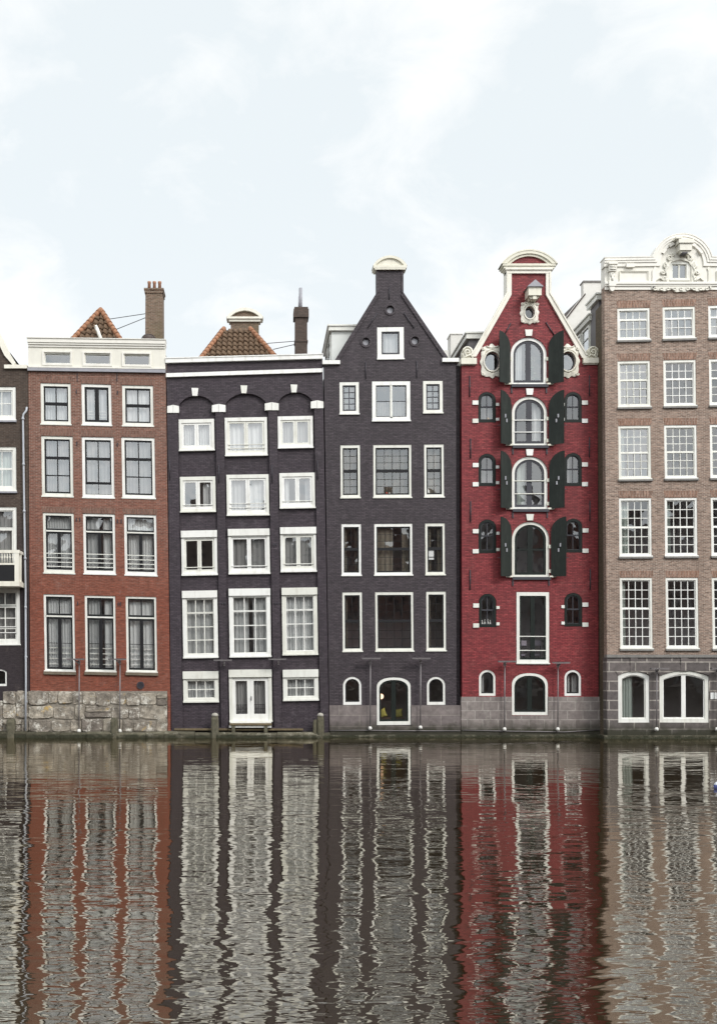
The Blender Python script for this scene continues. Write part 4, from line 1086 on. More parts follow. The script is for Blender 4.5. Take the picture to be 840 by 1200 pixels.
h.sheet('wall', [(707.6, 336), (887, 336), (890, 864), (711.4, 864)], 'pink_brick')
h.sheet('plinth', [(710.2, 770), (890, 770), (890.4, 866), (710.8, 866)], 'plinth_dark', holes=[[(x, y) for x, y in hh] for hh in low_holes], d=-.06, side=.5, thick=.07)
m = h.mb(); m.box(709.6, 767.2, 890.4, 770.6, -.12, .2); m.build('string_course', MT['grey_sill'], h.root)
m = h.mb()
for (xa, xb, yy, rs) in ((723.3, 760, 786.7, 5), (771.7, 829.5, 786, 6.5), (842, 878, 786.7, 5)):
    po = outline(xa - 3, yy - 7, xb + 3, yy + 3, rs + 2)[2:]; pi_ = outline(xa - .2, yy - .4, xb + .2, yy + 6, rs)[2:]
    m.strip(po, pi_, -.085, .0)
    cx_ = (xa + xb) / 2
    m.box(cx_ - 4.4, 771, cx_ + 4.4, yy + .2, -.1, .0)
m.build('arch_surround', MT['plinth_dark'], h.root)
h.body(710.5, 887, 430, [409, 487, 572, 664, 768], 'mossy_brick', depth=5, roof='none')
m = h.mb()
for xx in (757, 886): m.f(m.v(xx, 432, .38), m.v(xx, 432, 5), m.v(xx, 345, 5), m.v(xx, 345, .38))
m.f(m.v(757, 432, 5), m.v(886, 432, 5), m.v(886, 345, 5), m.v(757, 345, 5)); m.f(m.v(757, 345, .3), m.v(886, 345, .3), m.v(886, 345, 5), m.v(757, 345, 5))
m.f(m.v(710, 432, .36), m.v(757, 432, .36), m.v(757, 432, 5), m.v(710, 432, 5))
m.box(768, 303, 828, 346, .5, 3); m.build('attic_storey', MT['slate'], h.root, recalc=False)
m = h.mb(); m.f(m.v(707.9, 353, .34), m.v(711.6, 866, .34), m.v(711.6, 866, 1.18), m.v(707.9, 353, 1.18)); m.build('flank_wall', MT['mossy_brick'], h.root, recalc=False)
# white attic with arched centre
r_, cxa, cya = 34.9, 797.5, 310.9
def path(k, xa=706.5, xb=889):
    r = r_ - k; yb = 303 + k
    an = math.acos(max(-1, min(1, (cya - yb) / r)))
    p = [(xa, yb + .9)]
    for i in range(29):
        t = -an + 2 * an * i / 28
        p.append((cxa + r * math.sin(t), cya - r * math.cos(t)))
    return p + [(xb, yb + .9)]
h.holes = []
h.window(784.3, 307.2, 806.2, 329.4, fw=2.6, fb=2.6, fd=-.03, sash=[(0, 0, .5, 1, 1, 1, .9, .6), (.5, 0, 1, 1, 1, 1, .9, .6)], smat='white', glassm='glass_hi', shear=0, a=0)
pp = path(2.5, 708, 887)
att = h.sheet('attic', [(707.8, 339)] + pp + [(887, 338.2)], 'attic_white', d=-.04, side=.5)
m = h.mb()
for k0, k1, dd in ((0, 3.0, -.17), (3.0, 5.4, -.14), (5.4, 9.6, -.1)): m.strip(path(k0), path(k1), dd, .3)
m.strip(path(-.9, 706, 890), path(.1, 706, 890), -.19, .4)
for x in (732, 863): m.box(x, 310.4, x + 9.5, 314.6, -.17, -.04)
m.box(707.4, 331.4, 888, 334, -.14, .0); m.box(707.6, 334, 888, 336, -.1, .0); m.box(707.8, 336, 888, 340, -.05, .1)
for an in (-.95, -.5, .5, .95):
    m.poly([(cxa + rr * math.sin(an + dl), cya - rr * math.cos(an + dl)) for rr, dl in ((24.5, -.12), (27.5, -.12), (27.5, .12), (24.5, .12))], -.17, -.04)
m.build('cornice', MT['attic_white'], h.root)
m = h.mb()
for (xa, xb) in ((724.5, 759), (838, 872)):
    m.ring(outline(xa, 318.4, xb, 331), outline(xa + 2, 320.2, xb - 2, 329.6), -.1, -.03, -.06); m.build('panel_moulding', MT['attic_white'], h.root); m = h.mb()
m.strip([(763, 339), (763, 318), (766, 313)], [(766.5, 339), (766.5, 319), (768, 315)], -.09, 0); m.build('jamb_moulding', MT['attic_white'], h.root); m = h.mb(); m.strip([(832, 339), (832, 318), (829, 313)], [(828.5, 339), (828.5, 319), (827, 315)], -.09, 0)
m.build('jamb_moulding', MT['attic_white'], h.root)
for xc in (715.5, 880):
    m = h.mb(); m.box(xc - 5.2, 309.5, xc + 5.2, 312.4, -.3, 0); m.box(xc - 4.4, 312.4, xc + 4.4, 320, -.24, 0); m.box(xc - 3.2, 320, xc + 3.2, 331, -.16, 0); m.box(xc - 4, 331, xc + 4, 337, -.2, 0)
    m.poly([(xc - 3.4, 337), (xc + 3.4, 337), (xc + 2.2, 341.6), (xc, 343), (xc - 2.2, 341.6)], -.17, .0)
    for yy in (314.8, 317.6): m.tube([M(xc - 3.6, yy, -.24, D6), M(xc + 3.6, yy, -.24, D6)], .05, 6)
    m.tube([M(xc + 2.2 * math.cos(q * .6) * (1 - q * .04), 323.4 + 2.6 * math.sin(q * .6) * (1 - q * .04), -.18, D6) for q in range(18)], .035, 6)
    m.tube([M(xc, 326, -.18, D6), M(xc, 330.6, -.18, D6)], .05, 6)
    m.build('console', MT['attic_white'], h.root)
m = h.mb(); pts = [(762, 338)]
for i in range(61):
    t = i / 60; xx = 762 + 68 * t; e = abs(t - .5) * 2
    pts.append((xx, 338.6 + 4.6 * (1 - .5 * e) * abs(math.sin(3 * math.pi * t)) ** .6 + .9 * math.sin(t * 34) * (1 - e)))
m.poly(pts + [(830, 338), (830, 336.5), (762, 336.5)], -.09, .02)
for k in range(9):
    xx = 766 + k * 7.6; m.tube([M(xx + 2 * math.cos(q * .7), 339.6 + 1.5 * math.sin(q * .7), -.1, D6) for q in range(9)], .026, 5)
m.build('festoon', MT['attic_white'], h.root)
m = h.mb(); m.box(789.5, 285.6, 807, 290, -.5, .0); m.box(791.2, 290, 805.4, 297.9, -.44, .0); m.poly([(792, 297.5), (805, 297.5), (803, 301.4), (794, 300.6)], -.36, 0); m.box(786, 282.6, 793, 285, -.5, 0)
hb = m.build('hoist_beam', MT['attic_white'], h.root)
m = h.mb(); m.box(793.5, 300.8, 799.5, 302.4, -.5, -.2); m.build('hook', MT['iron'], hb)
m = h.mb()
m.strip([(779.5, 331), (779.5, 312), (784, 305.6), (795.3, 302.6), (806.6, 305.6), (811, 312), (811, 331)], [(782, 331), (782, 312.8), (785.4, 307.6), (795.3, 305), (805.2, 307.6), (808.6, 312.8), (808.6, 331)], -.1, .0)
for sg in (-1, 1):
    cx_ = 795.3 + sg * 15.5
    m.tube([M(cx_ + sg * (.6 + 1.2 * math.sin(q * 1.1)), 331 - q * 1.75, -.09, D6) for q in range(14)], .05, 6)
    for (ox, oy, rr) in ((2.2, 327, 3.0), (4.5, 320, 2.6), (1.0, 312, 3.2), (-4, 303, 3.6), (-6.5, 299, 2.4)):
        m.tube([M(cx_ + sg * ox + (rr - .16 * q) * math.cos(sg * q * .6), oy + (rr - .16 * q) * math.sin(q * .6), -.08, D6) for q in range(17)], .042, 6)
    m.tube([M(cx_ + sg * 3, 330.6, -.08, D6), M(cx_ + sg * 8, 326.5, -.1, D6), M(cx_ + sg * 12, 330.8, -.08, D6)], .04, 6)
m.build('carving', MT['attic_white'], h.root)
# flank boxes behind its left corner
dormer(h.root, 701.2, 347, 470, .2, 1.3, 1.6, 'grey_panel', fascia=6)
dormer(h.root, 692.3, 371, 425, 1.32, 3.8, 1.3, 'pale_panel', side_win=2, fascia=6)
m = h.mb(); m.box(831, 811.6, 835.6, 819.2, -.085, -.04); m.box(836.4, 811.6, 841.4, 819.2, -.085, -.04); m.build('notice_plate', MT['paper'], h.root)

# ---------------------------------------------------------------- white building behind
rb = empty('rear_building', Bk(700, 866, 7), 'white rendered building behind the crimson and the pale brown brick houses', 'house')
m = MB(7.0)
m.poly([(683, 330.4), (725, 330.4), (725, 864), (610, 864), (610, 440), (683.2, 345)], 0, .4); m.build('wall', MT['render'], rb)
m = MB(7.0); m.box(682.4, 329.2, 725.5, 330.8, -.06, .5); m.build('coping', MT['grey_sill'], rb)
m = MB(7.0)
a = [m.v(683.2, 345.4, .38), m.v(610, 440, .38), m.v(610 - 6, 432, 4.5), m.v(683.2 - 2, 341.8, 4.5)]
m.f(*a); a2 = [m.v(684.6, 344.0, -.08), m.v(609.4, 441.4, -.08), m.v(611, 443.0, -.08), m.v(685.4, 345.6, -.08)]
m.f(*a2)
m.build('roof', MT['slate'], rb, recalc=False)

# ---------------------------------------------------------------- light bars
GL = 'light bars along the house fronts'
def light_pole(bx0, bx1, by, px, pyb, label, D0=0.0, pole=True):
    if pole:
        r = empty('light_pole', M(px, pyb, -.22, D0), label, 'light pole', GL)
        m = MB(D0); m.tube([M(px + .3, by + 1, -.22, D0), M(px, pyb, -.22, D0)], .028, 8); m.build('pole', MT['pole_metal'], r)
        m = MB(D0); m.tube([M(px + .2, by + 5, -.22, D0), M((bx0 + bx1) / 2 - 1, by + 1, -.42, D0)], .03, 6); m.wbox(M(px, by + 3, -.22, D0), (.1, .12, .18)); m.build('bracket', MT['pole_metal'], r)
        m = MB(D0); c_ = M(px, pyb, -.22, D0); m.lathe((c_.x, c_.y, c_.z - .08), ((.05, 0), (.085, .03), (.085, .1), (.05, .16)), 12); m.build('base_box', MT['china'], r)
        m = MB(D0); c_ = M(px, pyb + 2, 0, D0); m.tube([c_ + Vector((0, .0, 0)), c_ + Vector((0, -.24, 0))], .025, 6); m.build('stay', MT['pole_metal'], r)
    else:
        r = empty('light_bar', M((bx0 + bx1) / 2, by, -.2, D0), label, 'light bar', GL)
        m = MB(D0); xm = (bx0 + bx1) / 2 + 1.5; m.tube([M(xm, by + 5, .0, D0), M(xm, by + 3.4, -.15, D0), M(xm, by + .6, -.4, D0)], .022, 6); m.wbox(M(xm, by + 4, .0, D0), (.08, .06, .18)); m.build('bracket', MT['pole_metal'], r)
    m = MB(D0)
    m.box(bx0, by - .8, bx1, by + .7, -.52, -.36); m.box(bx0 - .2, by - 1.05, bx1 + .2, by - .75, -.54, -.34)
    m.build('lamp_bar', MT['pole_metal'], r)
light_pole(81, 101, 773, 94, 856, 'T shaped light pole on the red brown brick house, nearer the rain pipe')
light_pole(129, 149.5, 773, 141.5, 856, 'T shaped light pole on the red brown brick house, nearer the arched plum house')
light_pole(251, 272, 774, 0, 0, 'slim light bar without pole, left above the white double door', pole=False)
light_pole(314.5, 335, 772.8, 0, 0, 'slim light bar without pole, right above the white double door', pole=False)
light_pole(423, 444, 772, 433, 853, 'T shaped light pole left of the arched garden door of the gabled plum house')
light_pole(481, 502, 772, 491.5, 852, 'T shaped light pole right of the arched garden door of the gabled plum house')
light_pole(580.5, 601, 775.5, 589.5, 854, 'T shaped light pole left of the basement arch of the crimson house')
light_pole(644, 663.5, 777, 651.5, 854, 'T shaped light pole right of the basement arch of the crimson house')
light_pole(757.5, 778, 783.7, 766.5, 854, 'T shaped light pole between the two basement windows of the pale brick house', D6)
light_pole(827, 848, 783.7, 837, 854, 'T shaped light pole beside two white plates, at the right edge of the photo', D6)

# ---------------------------------------------------------------- mooring posts, landing, ledge
def post(xa, xb, yt, yb, label, dd=-.42, sd=1, cap=True, lean=.0):
    rnd = random.Random(sd); yt += 2.6
    c0 = M((xa + xb) / 2, yb + 12, 0, dd); c1 = M((xa + xb) / 2, yt, 0, dd)
    w = (xb - xa) / S
    r = empty('mooring_post', c0, label, 'mooring post', 'wooden mooring posts at the waterline')
    m = MB(); n = 7; ring = []
    for k in range(n + 1):
        z = c0.z + (c1.z - c0.z) * k / n
        rr = []
        for q in range(8):
            t = math.pi / 2 * (q // 2) + math.pi / 4 + (-.22 if q % 2 == 0 else .22)
            sq = w / 2 * 1.2 * (1 + rnd.uniform(-.05, .05)) * (.8 if k == n else 1)
            rr.append(m.w((c0.x + lean * k / n + sq * math.cos(t) * 1.05, c0.y + sq * math.sin(t), z + (rnd.uniform(-.02, .02) if k == n else 0))))
        ring.append(rr)
    for a, b in zip(ring, ring[1:]):
        for q in range(8): m.f(a[q], a[(q + 1) % 8], b[(q + 1) % 8], b[q])
    m.f(*ring[-1]); m.build('post', MT['post_wood'], r)
    if cap:
        m = MB(); m.lathe((c1.x + lean, c0.y, c1.z - .03), ((w * .5, 0), (w * .52, .06), (w * .36, .13), (w * .1, .16)), 8); m.build('cap', MT['post_cap'], r)
    return r
post(9, 18, 840, 858, 'dark wooden mooring post left of the rain pipe', sd=2, cap=False)
post(130.5, 138, 838.5, 858, 'wooden mooring post before the rubble base of the red brown brick house', sd=3, cap=False)
post(248, 256, 836, 857, 'pale topped mooring post left of the white double door', sd=4)
post(371.8, 379.2, 836, 858, 'pale topped mooring post beside the short stump, right of the white double door', sd=5)
post(366.6, 370.8, 841, 858, 'short thin wooden stump leaning beside the pale topped mooring post', sd=6, cap=False, lean=.02)
lp = empty('landing_step', M(294, 852, -.3), 'white landing step on dark timber blocks below the white double door', 'step')
m = MB(); m.box(269, 849.4, 318, 852, -.42, .05); m.box(270, 846.3, 318, 847.2, -.1, .05); m.build('slab', MT['white'], lp)
m = MB(); m.box(269.5, 847.3, 318.4, 849.2, -.5, .05); m.build('beam', MT['timber'], lp)
for x in (272, 309.5):
    m = MB(); m.box(x, 848.9, x + 4, 858, -.47, -.25); m.build('support', MT['post_wood'], lp)
m = MB(); m.box(205, 853.4, 267, 855.4, -.3, -.02); m.box(267.5, 853.6, 355, 855.5, -.29, -.02)
tag(m.build('timber_rail', MT['timber']), 'long weathered brown timber lying along the foot of the arched plum house', 'timber')
# ledge at the waterline
rnd = random.Random(11)
m = MB()
x = -150.0
while x < 386:
    nx = min(386, x + rnd.uniform(22, 55)); j = rnd.uniform(-.7, .7)
    yt = 857.3 + j + (1.0 if x > 200 else 0)
    dz = -.55 + rnd.uniform(-.05, .05)
    a = [m.v(x + .15, 880, dz), m.v(nx - .15, 880, dz), m.v(nx - .15, yt + 2.2, dz), m.v(x + .15, yt + 2.2, dz), m.v(nx - .15, yt + rnd.uniform(-.3, .3), dz + .12), m.v(x + .15, yt + rnd.uniform(-.3, .3), dz + .12), m.v(nx - .15, yt - .4, .1), m.v(x + .15, yt - .4, .1), m.v(x + .15, 880, .1), m.v(nx - .15, 880, .1)]
    m.f(a[0], a[1], a[2], a[3]); m.f(a[3], a[2], a[4], a[5]); m.f(a[5], a[4], a[6], a[7]); m.f(a[0], a[3], a[5], a[7], a[8]); m.f(a[1], a[9], a[6], a[4], a[2])
    x = nx
while x < 706:
    nx = min(706, x + rnd.uniform(30, 70)); j = rnd.uniform(-.3, .3)
    m.box(x + .1, 861 + j, nx - .1, 880, -.14, .2)
    x = nx
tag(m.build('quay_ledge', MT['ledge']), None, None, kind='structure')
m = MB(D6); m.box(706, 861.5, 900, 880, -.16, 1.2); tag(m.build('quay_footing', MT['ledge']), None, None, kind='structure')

# ---------------------------------------------------------------- small things seen through the glass
def thing_mesh(mb, name, mat, label, cat, group=None):
    return tag(mb.build(name, MT[mat]), label, cat, group)
bn = empty('bench', M(461, 847, 1.0), 'low dark bench inside the arched garden door, under two yellow cushions', 'bench')
m = MB(); m.box(445, 841.5, 477, 843.5, .7, 1.4); m.build('seat', MT['dark_wood'], bn)
for x in (446, 474.5):
    m = MB(); m.box(x, 843.6, x + 1.8, 847.5, .75, 1.35); m.build('leg', MT['dark_wood'], bn)
def cushion(x, y, lean, label):
    c_ = M(x, y, .95); m = MB(); n = 10
    g = [[None] * (n + 1) for _ in range(2)]
    for s2 in (0, 1):
        rows = []
        for i in range(n + 1):
            rw = []
            for k in range(n + 1):
                u, v_ = i / n * 2 - 1, k / n * 2 - 1
                t = .11 * (max(0, (1 - u ** 4) * (1 - v_ ** 4))) ** .6 * (1 if s2 else -1)
                px, pz = u * .22 * (1 - .12 * (1 - v_ * v_)) , v_ * .22 * (1 - .12 * (1 - u * u))
                ca, sa_ = math.cos(lean), math.sin(lean)
                rw.append(m.w((c_.x + px * ca - pz * sa_, c_.y + t, c_.z + .2 + px * sa_ + pz * ca)))
            rows.append(rw)
        for i in range(n):
            for k in range(n): m.f(rows[i][k], rows[i + 1][k], rows[i + 1][k + 1], rows[i][k + 1], smooth=True)
    thing_mesh(m, 'cushion', 'yellow_cloth', label, 'cushion', 'yellow cushions behind the garden door')
cushion(450.5, 842, .35, 'yellow cushion behind the arched garden door, under the glowing lamp')
cushion(470, 842, .12, 'yellow cushion behind the arched garden door, away from the glowing lamp')
fl = empty('floor_lamp', M(448, 847, .62), 'lit round lamp on a thin stand behind the arched garden door', 'lamp')
m = MB(); c_ = M(448.2, 847, .62); m.tube([c_, c_ + Vector((0, 0, 1.12))], .014, 6); m.lathe(c_, ((.12, 0), (.12, .02), (.02, .04)), 12); m.build('stand', MT['iron'], fl)
m = MB(); c_ = M(448.2, 816.5, .62); m.lathe((c_.x, c_.y, c_.z - .13), [(.13 * math.sin(math.pi * (.08 + .84 * k / 10)), .13 - .13 * math.cos(math.pi * (.08 + .84 * k / 10))) for k in range(11)], 14); m.build('lamp_shade', MT['lamp_glow'], fl)
m = MB(); c_ = M(611, 738.8, .35); 
dl = empty('hanging_lamp', c_, 'small orange lamp glowing in the tall white loading door of the crimson house', 'lamp')
m.lathe((c_.x, c_.y, c_.z - .07), ((.02, 0), (.07, .04), (.06, .12), (.03, .18)), 12); m.build('lamp_shade', MT['orange_glow'], dl)
m = MB(); m.tube([c_ + Vector((0, 0, .1)), M(611, 692, .37)], .008, 5); m.build('cord', MT['iron'], dl)
for (x, lab) in ((617, 'lilac grey chair behind the loading door, below the orange lamp'), (634, 'lilac grey chair behind the loading door, away from the orange lamp')):
    r = empty('chair', M(x, 779, .8), lab, 'chair', 'chairs behind the loading door')
    m = MB(); m.box(x - 5, 750, x + 5, 756, .75, .8); m.build('backrest', MT['lilac_cloth'], r)
    m = MB(); m.box(x - 5, 766, x + 5, 768, .8, 1.2); m.build('seat', MT['lilac_cloth'], r)
    for (lx, ld, yt) in ((x - 4.8, .76, 755), (x + 4, .76, 755), (x - 4.8, 1.15, 768), (x + 4, 1.15, 768)):
        m = MB(); m.box(lx, yt, lx + .9, 779, ld, ld + .04); m.build('leg', MT['iron'], r)
for k, x in enumerate((565.8, 568.9, 572.2, 575.2)):
    c_ = M(x, 734.6, .2); m = MB(); q = .9 + .15 * ((k * 7) % 3) / 2
    m.lathe(c_, ((.035, 0), (.045, .02), (.045, .2 * q), (.02, .27 * q), (.022, .36 * q), (.015, .37 * q)), 10)
    thing_mesh(m, 'jar', 'china', 'pale bottle in the row of four behind the small arched window', 'bottle', 'bottles on the window sill')
def figurine(x, y, d, s, mat, label, cat='figurine', name='figurine'):
    c_ = M(x, y, d); m = MB()
    m.lathe(c_, ((.05 * s, 0), (.07 * s, .05 * s), (.06 * s, .13 * s), (.03 * s, .18 * s), (.045 * s, .23 * s), (.04 * s, .28 * s), (.01, .31 * s)), 12)
    m.wbox(c_ + Vector((.05 * s, 0, .2 * s)), (.05 * s, .05 * s, .1 * s), rz=.4)
    thing_mesh(m, name, mat, label, cat)
figurine(572.6, 494.6, .19, .9, 'straw', 'straw coloured figurine in the topmost small arched window of the crimson house')
figurine(501.3, 582, .2, 1.35, 'china', 'white ornament behind a narrow linen curtained window of the gabled plum house', 'ornament', 'ornament')
figurine(453.5, 583.4, .2, 1.0, 'red_paint', 'red ornament on the sill of a wide linen curtained window', 'ornament', 'ornament')
figurine(457.0, 583.4, .2, .95, 'china', 'white ornament beside the red one on the wide sill', 'ornament', 'ornament')
m = MB(); m.box(501.2, 644.5, 508.6, 655.5, .098, .1); thing_mesh(m, 'paper_notice', 'paper', 'blank white paper stuck inside the narrow right window of the gabled plum house', 'notice')
# potted plants in the topmost arched window
pr = empty('potted_plant', M(626, 451, .36), 'green potted plant in the topmost arched window of the crimson house', 'plant')
m = MB(); c_ = M(626.5, 451.0, .5); m.lathe(c_, ((.12, 0), (.16, .22), (.17, .24), (.15, .25)), 12); m.build('pot', MT['china'], pr)
m = MB(); rnd = random.Random(4)
for k in range(90):
    z = rnd.uniform(.1, 1.25); rr = .3 * (1.35 - z) * rnd.uniform(.3, 1) + .03; t = rnd.uniform(0, 6.28)
    p = c_ + Vector((rr * math.cos(t), rr * math.sin(t) * .6, .2 + z)); u = Vector((math.cos(t + 1.2), math.sin(t + 1.2), rnd.uniform(-.6, .3))).normalized() * rnd.uniform(.05, .09); v_ = Vector((math.cos(t), math.sin(t) * .5, -.5)).normalized() * rnd.uniform(.08, .15)
    m.f(m.w(p - u), m.w(p + v_ * .5 - u * .4), m.w(p + v_), m.w(p + u))
m.build('foliage', MT['leaf'], pr, recalc=False)
m = MB(); m.tube([c_ + Vector((0, 0, .2)), c_ + Vector((.02, 0, 1.4))], .012, 5); m.build('stem', MT['leaf'], pr)

# ---------------------------------------------------------------- buoy
bz = 3 * S * D / (924 + 5 - YV) / S
by = -D + 25.0
bc = Vector((CX + (841.5 - XV) / (S * D) * 25.0, by, .03))
bu = empty('buoy', bc, 'small blue and white ball buoy floating on the canal at the right edge', 'buoy')
R_ = .12
m = MB(); m.lathe((bc.x, bc.y, bc.z - R_ + .03), [(R_ * math.sin(math.pi * (.02 + .6 * k / 12)), R_ - R_ * math.cos(math.pi * (.02 + .6 * k / 12))) for k in range(13)], 20); m.build('hull', MT['buoy_blue'], bu)
m = MB(); m.lathe((bc.x, bc.y, bc.z - R_ + .03), [(R_ * 1.004 * math.sin(math.pi * (.6 + .39 * k / 10)), R_ - R_ * 1.004 * math.cos(math.pi * (.6 + .39 * k / 10))) for k in range(11)], 20); m.build('cap', MT['buoy_white'], bu)

# ---------------------------------------------------------------- water, ground, far bank
def water_mat():
    m, nt, out = newmat('canal_water')
    pos = nd(nt, 'ShaderNodeNewGeometry').outputs['Position']
    def sc_(x, y): return nd(nt, 'ShaderNodeVectorMath', {0: pos, 1: (x, y, 0.0)}, operation='MULTIPLY').outputs[0]
    patch = ramp(nt, noise(nt, sc_(.13, .3), 1.0, 4.0, .6), .36, .64, .4, 1.3)
    s = nd(nt, 'ShaderNodeSeparateXYZ', {0: pos})
    calm = ramp(nt, s.outputs[1], -24.0, -3.0, 1.0, .42)
    w1 = math_(nt, 'MULTIPLY', noise(nt, sc_(.85, 2.9), 1.0, 1.5, .45, .4), .0135)
    w2 = math_(nt, 'MULTIPLY', noise(nt, sc_(2.6, 7.4), 1.0, 1.3, .5, .5), ramp(nt, s.outputs[1], -38.0, -20.0, .0052, .0022))
    w3 = math_(nt, 'MULTIPLY', noise(nt, sc_(.3, .75), 1.0, 1.0), .014)
    hh = math_(nt, 'MULTIPLY', math_(nt, 'ADD', math_(nt, 'ADD', w1, w2), w3), math_(nt, 'MULTIPLY', patch, calm))
    b = nd(nt, 'ShaderNodeBump', {'Strength': 1.0, 'Distance': 1.0, 'Height': hh})
    gl = nd(nt, 'ShaderNodeBsdfGlossy', {'Color': (.95, .915, .85, 1), 'Roughness': .0, 'Normal': b.outputs[0]})
    df = nd(nt, 'ShaderNodeBsdfDiffuse', {'Color': (.022, .0155, .0065, 1)})
    lw = nd(nt, 'ShaderNodeLayerWeight', {'Blend': .5, 'Normal': b.outputs[0]})
    fac = ramp(nt, math_(nt, 'POWER', lw.outputs['Facing'], 2.5), .1, 1.0, .33, .86)
    mx = nd(nt, 'ShaderNodeMixShader', {0: fac, 1: df.outputs[0], 2: gl.outputs[0]})
    nt.links.new(mx.outputs[0], out.inputs[0])
    return m
MT['water'] = water_mat()
MT['paving'] = plain('grey_brick_paving', (.2, .17, .15), .85, .25, 1.5)
m = MB(); m.f(*[m.w(p) for p in ((-140, -43.6, 0), (140, -43.6, 0), (140, 2.0, 0), (-140, 2.0, 0))]); tag(m.build('water', MT['water'], recalc=False), None, None, kind='structure')
m = MB(); m.f(*[m.w(p) for p in ((-700, 1.0, .25), (700, 1.0, .25), (700, 900, .25), (-700, 900, .25))]); tag(m.build('ground', MT['paving'], recalc=False), None, None, kind='structure')
m = MB(); m.wbox((0, -343.5, -.3), (1400, 600, 3.4)); tag(m.build('quay', MT['paving'], recalc=False), None, None, kind='structure')

def far_mat(name, wall, win):
    m, nt, out = newmat(name)
    pos, uv, s = facade_uv(nt)
    t = nd(nt, 'ShaderNodeTexBrick', {'Vector': uv, 'Color1': c4(win), 'Color2': c4(win), 'Mortar': c4(wall), 'Scale': 1.0, 'Mortar Size': .75, 'Mortar Smooth': .0, 'Brick Width': 2.2, 'Row Height': 3.2}, offset=0.0)
    p = nd(nt, 'ShaderNodeBsdfPrincipled', {'Base Color': t.outputs[0], 'Roughness': .8}); nt.links.new(p.outputs[0], out.inputs[0]); return m
MT['far_a'] = far_mat('far_brown_wall', (.2, .16, .14), (.03, .03, .035)); MT['far_b'] = far_mat('far_grey_wall', (.34, .32, .31), (.03, .03, .035)); MT['far_c'] = far_mat('far_red_wall', (.22, .13, .11), (.03, .03, .035))
rnd = random.Random(21); x = -62.0; k = 0
while x < 62:
    w = rnd.uniform(6.5, 10); hh = rnd.uniform(17.0, 20.5); hg = hh + rnd.uniform(3.0, 5.0)
    r = empty('far_bank_house', (x + w / 2, -64, 1.4), 'plain gabled house across the canal, mirrored faintly in the window panes', 'house', 'houses on the bank behind the photographer')
    m = MB(); y0, y1 = -64.0, -74.0; a = []
    for yy in (y0, y1): a.append([m.w(p) for p in ((x, yy, 1.3), (x + w - .1, yy, 1.3), (x + w - .1, yy, hh), (x + w * .6, yy, hg), (x + w * .4, yy, hg), (x, yy, hh))])
    m.f(*a[0]); m.f(*a[1][::-1])
    m.f(a[0][0], a[0][5], a[1][5], a[1][0]); m.f(a[0][1], a[1][1], a[1][2], a[0][2])
    m.build('wall', MT[('far_a', 'far_b', 'far_c')[k % 3]], r, recalc=False)
    m = MB(); b = [[m.w(p) for p in ((x, yy, hh + .02), (x + w * .4, yy, hg + .02), (x + w * .6, yy, hg + .02), (x + w - .1, yy, hh + .02))] for yy in (y0, y1)]
    for q in range(3): m.f(b[0][q], b[0][q + 1], b[1][q + 1], b[1][q])
    m.build('roof', MT['slate'], r, recalc=False)
    x += w; k += 1

# ---------------------------------------------------------------- sky and sun
sund = Vector((.55, -.72, .74)).normalized()
el = math.asin(sund.z); az = math.atan2(sund.x, sund.y)
wd = bpy.data.worlds.new('World'); sc.world = wd; wd.use_nodes = True
nt = wd.node_tree; nt.nodes.clear()
out = nt.nodes.new('ShaderNodeOutputWorld')
sky = nd(nt, 'ShaderNodeTexSky', sky_type='NISHITA', sun_disc=False, sun_elevation=el, sun_rotation=az, altitude=0.0, air_density=1.0, dust_density=2.0)
tc = nd(nt, 'ShaderNodeTexCoord').outputs['Generated']
sx = nd(nt, 'ShaderNodeSeparateXYZ', {0: tc})
zz = math_(nt, 'ADD', math_(nt, 'MAXIMUM', sx.outputs[2], 0.0), .32)
cv = nd(nt, 'ShaderNodeCombineXYZ', {0: math_(nt, 'DIVIDE', sx.outputs[0], zz), 1: math_(nt, 'DIVIDE', sx.outputs[1], zz), 2: 0.0}).outputs[0]
cv = nd(nt, 'ShaderNodeVectorMath', {0: cv, 1: (3.4, 1.3, 0.0)}, operation='ADD').outputs[0]
n1 = noise(nt, cv, 2.6, 7.0, .52, .6)
n2 = noise(nt, cv, 7.5, 8.0, .62, .5)
mask = ramp(nt, math_(nt, 'ADD', math_(nt, 'MULTIPLY', n1, .66), math_(nt, 'MULTIPLY', n2, .34)), .44, .575)
low = ramp(nt, sx.outputs[2], .02, .45, .35, .0)
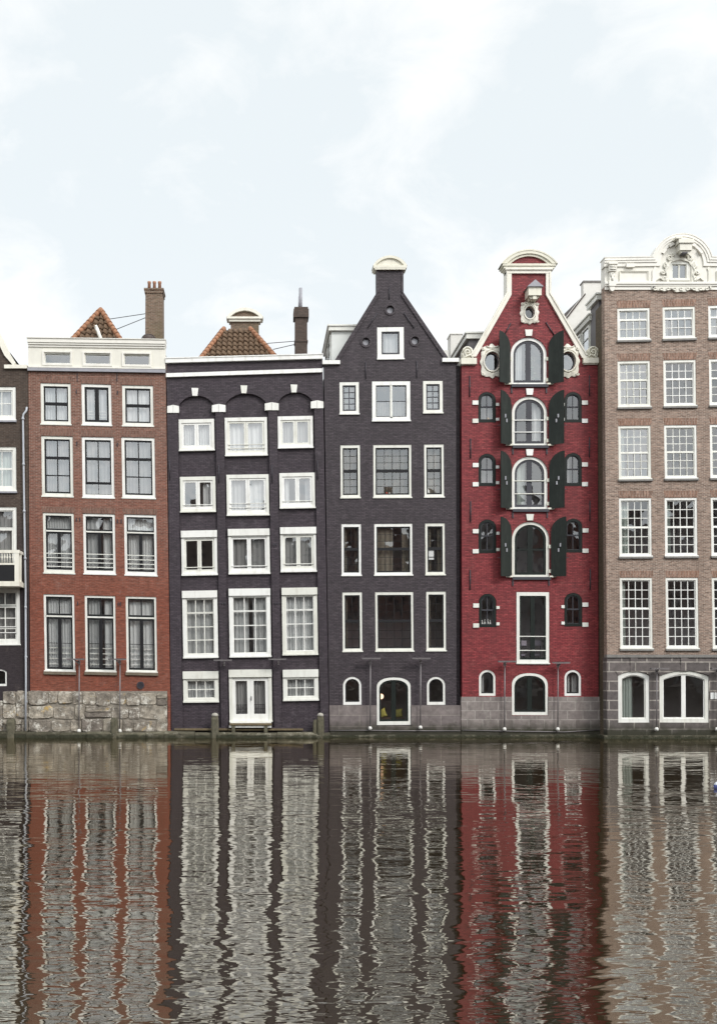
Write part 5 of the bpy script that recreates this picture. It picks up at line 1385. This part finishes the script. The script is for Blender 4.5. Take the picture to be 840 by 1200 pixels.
mask = math_(nt, 'MINIMUM', math_(nt, 'ADD', mask, low), 1.0)
K = 1 / .1
veil = mixc(nt, mask, (.735 * K, .785 * K, .815 * K), (.905 * K, .91 * K, .912 * K))
dt = nd(nt, 'ShaderNodeVectorMath', {0: tc, 1: tuple(sund)}, operation='DOT_PRODUCT').outputs['Value']
glow = ramp(nt, dt, .0, 1.0, 1.0, 2.1)
veil = mixc(nt, 1.0, veil, nd(nt, 'ShaderNodeCombineColor', {0: glow, 1: glow, 2: math_(nt, 'MULTIPLY', glow, .985)}).outputs[0], 'MULTIPLY')
c = mixc(nt, .88, sky.outputs[0], veil)
bg = nd(nt, 'ShaderNodeBackground', {'Color': c, 'Strength': .1})
nt.links.new(bg.outputs[0], out.inputs[0])
ld = bpy.data.lights.new('Sun', 'SUN'); ld.energy = 1.5; ld.angle = math.radians(16); ld.color = (1.0, .965, .92)
lo = bpy.data.objects.new('Sun', ld); col.objects.link(lo); lo.rotation_euler = (-sund).to_track_quat('-Z', 'Y').to_euler(); lo.location = (20, -40, 60)

# ---------------------------------------------------------------- camera and render settings
cd = bpy.data.cameras.new('Camera'); co = bpy.data.objects.new('Camera', cd); col.objects.link(co)
co.location = (CX, -D, H); co.rotation_euler = (math.radians(90), 0, 0)
cd.sensor_fit = 'AUTO'; cd.sensor_width = 36.0; cd.lens = 36.0 * S * D / 1200
cd.shift_x = (420 - XV) / 1200; cd.shift_y = (YV - 600) / 1200
cd.clip_start = .1; cd.clip_end = 3000
sc.camera = co
sc.render.engine = 'CYCLES'
sc.cycles.max_bounces = 7; sc.cycles.diffuse_bounces = 3; sc.cycles.glossy_bounces = 4; sc.cycles.transparent_max_bounces = 10
sc.cycles.caustics_reflective = False; sc.cycles.caustics_refractive = False
sc.cycles.sample_clamp_indirect = 6.0
try:
    sc.cycles.use_denoising = True; sc.cycles.denoiser = 'OPENIMAGEDENOISE'
except Exception: pass
vs = sc.view_settings
vs.view_transform = 'Standard'; vs.look = 'None'; vs.gamma = 1.0; vs.exposure = 0.36; vs.use_curve_mapping = False
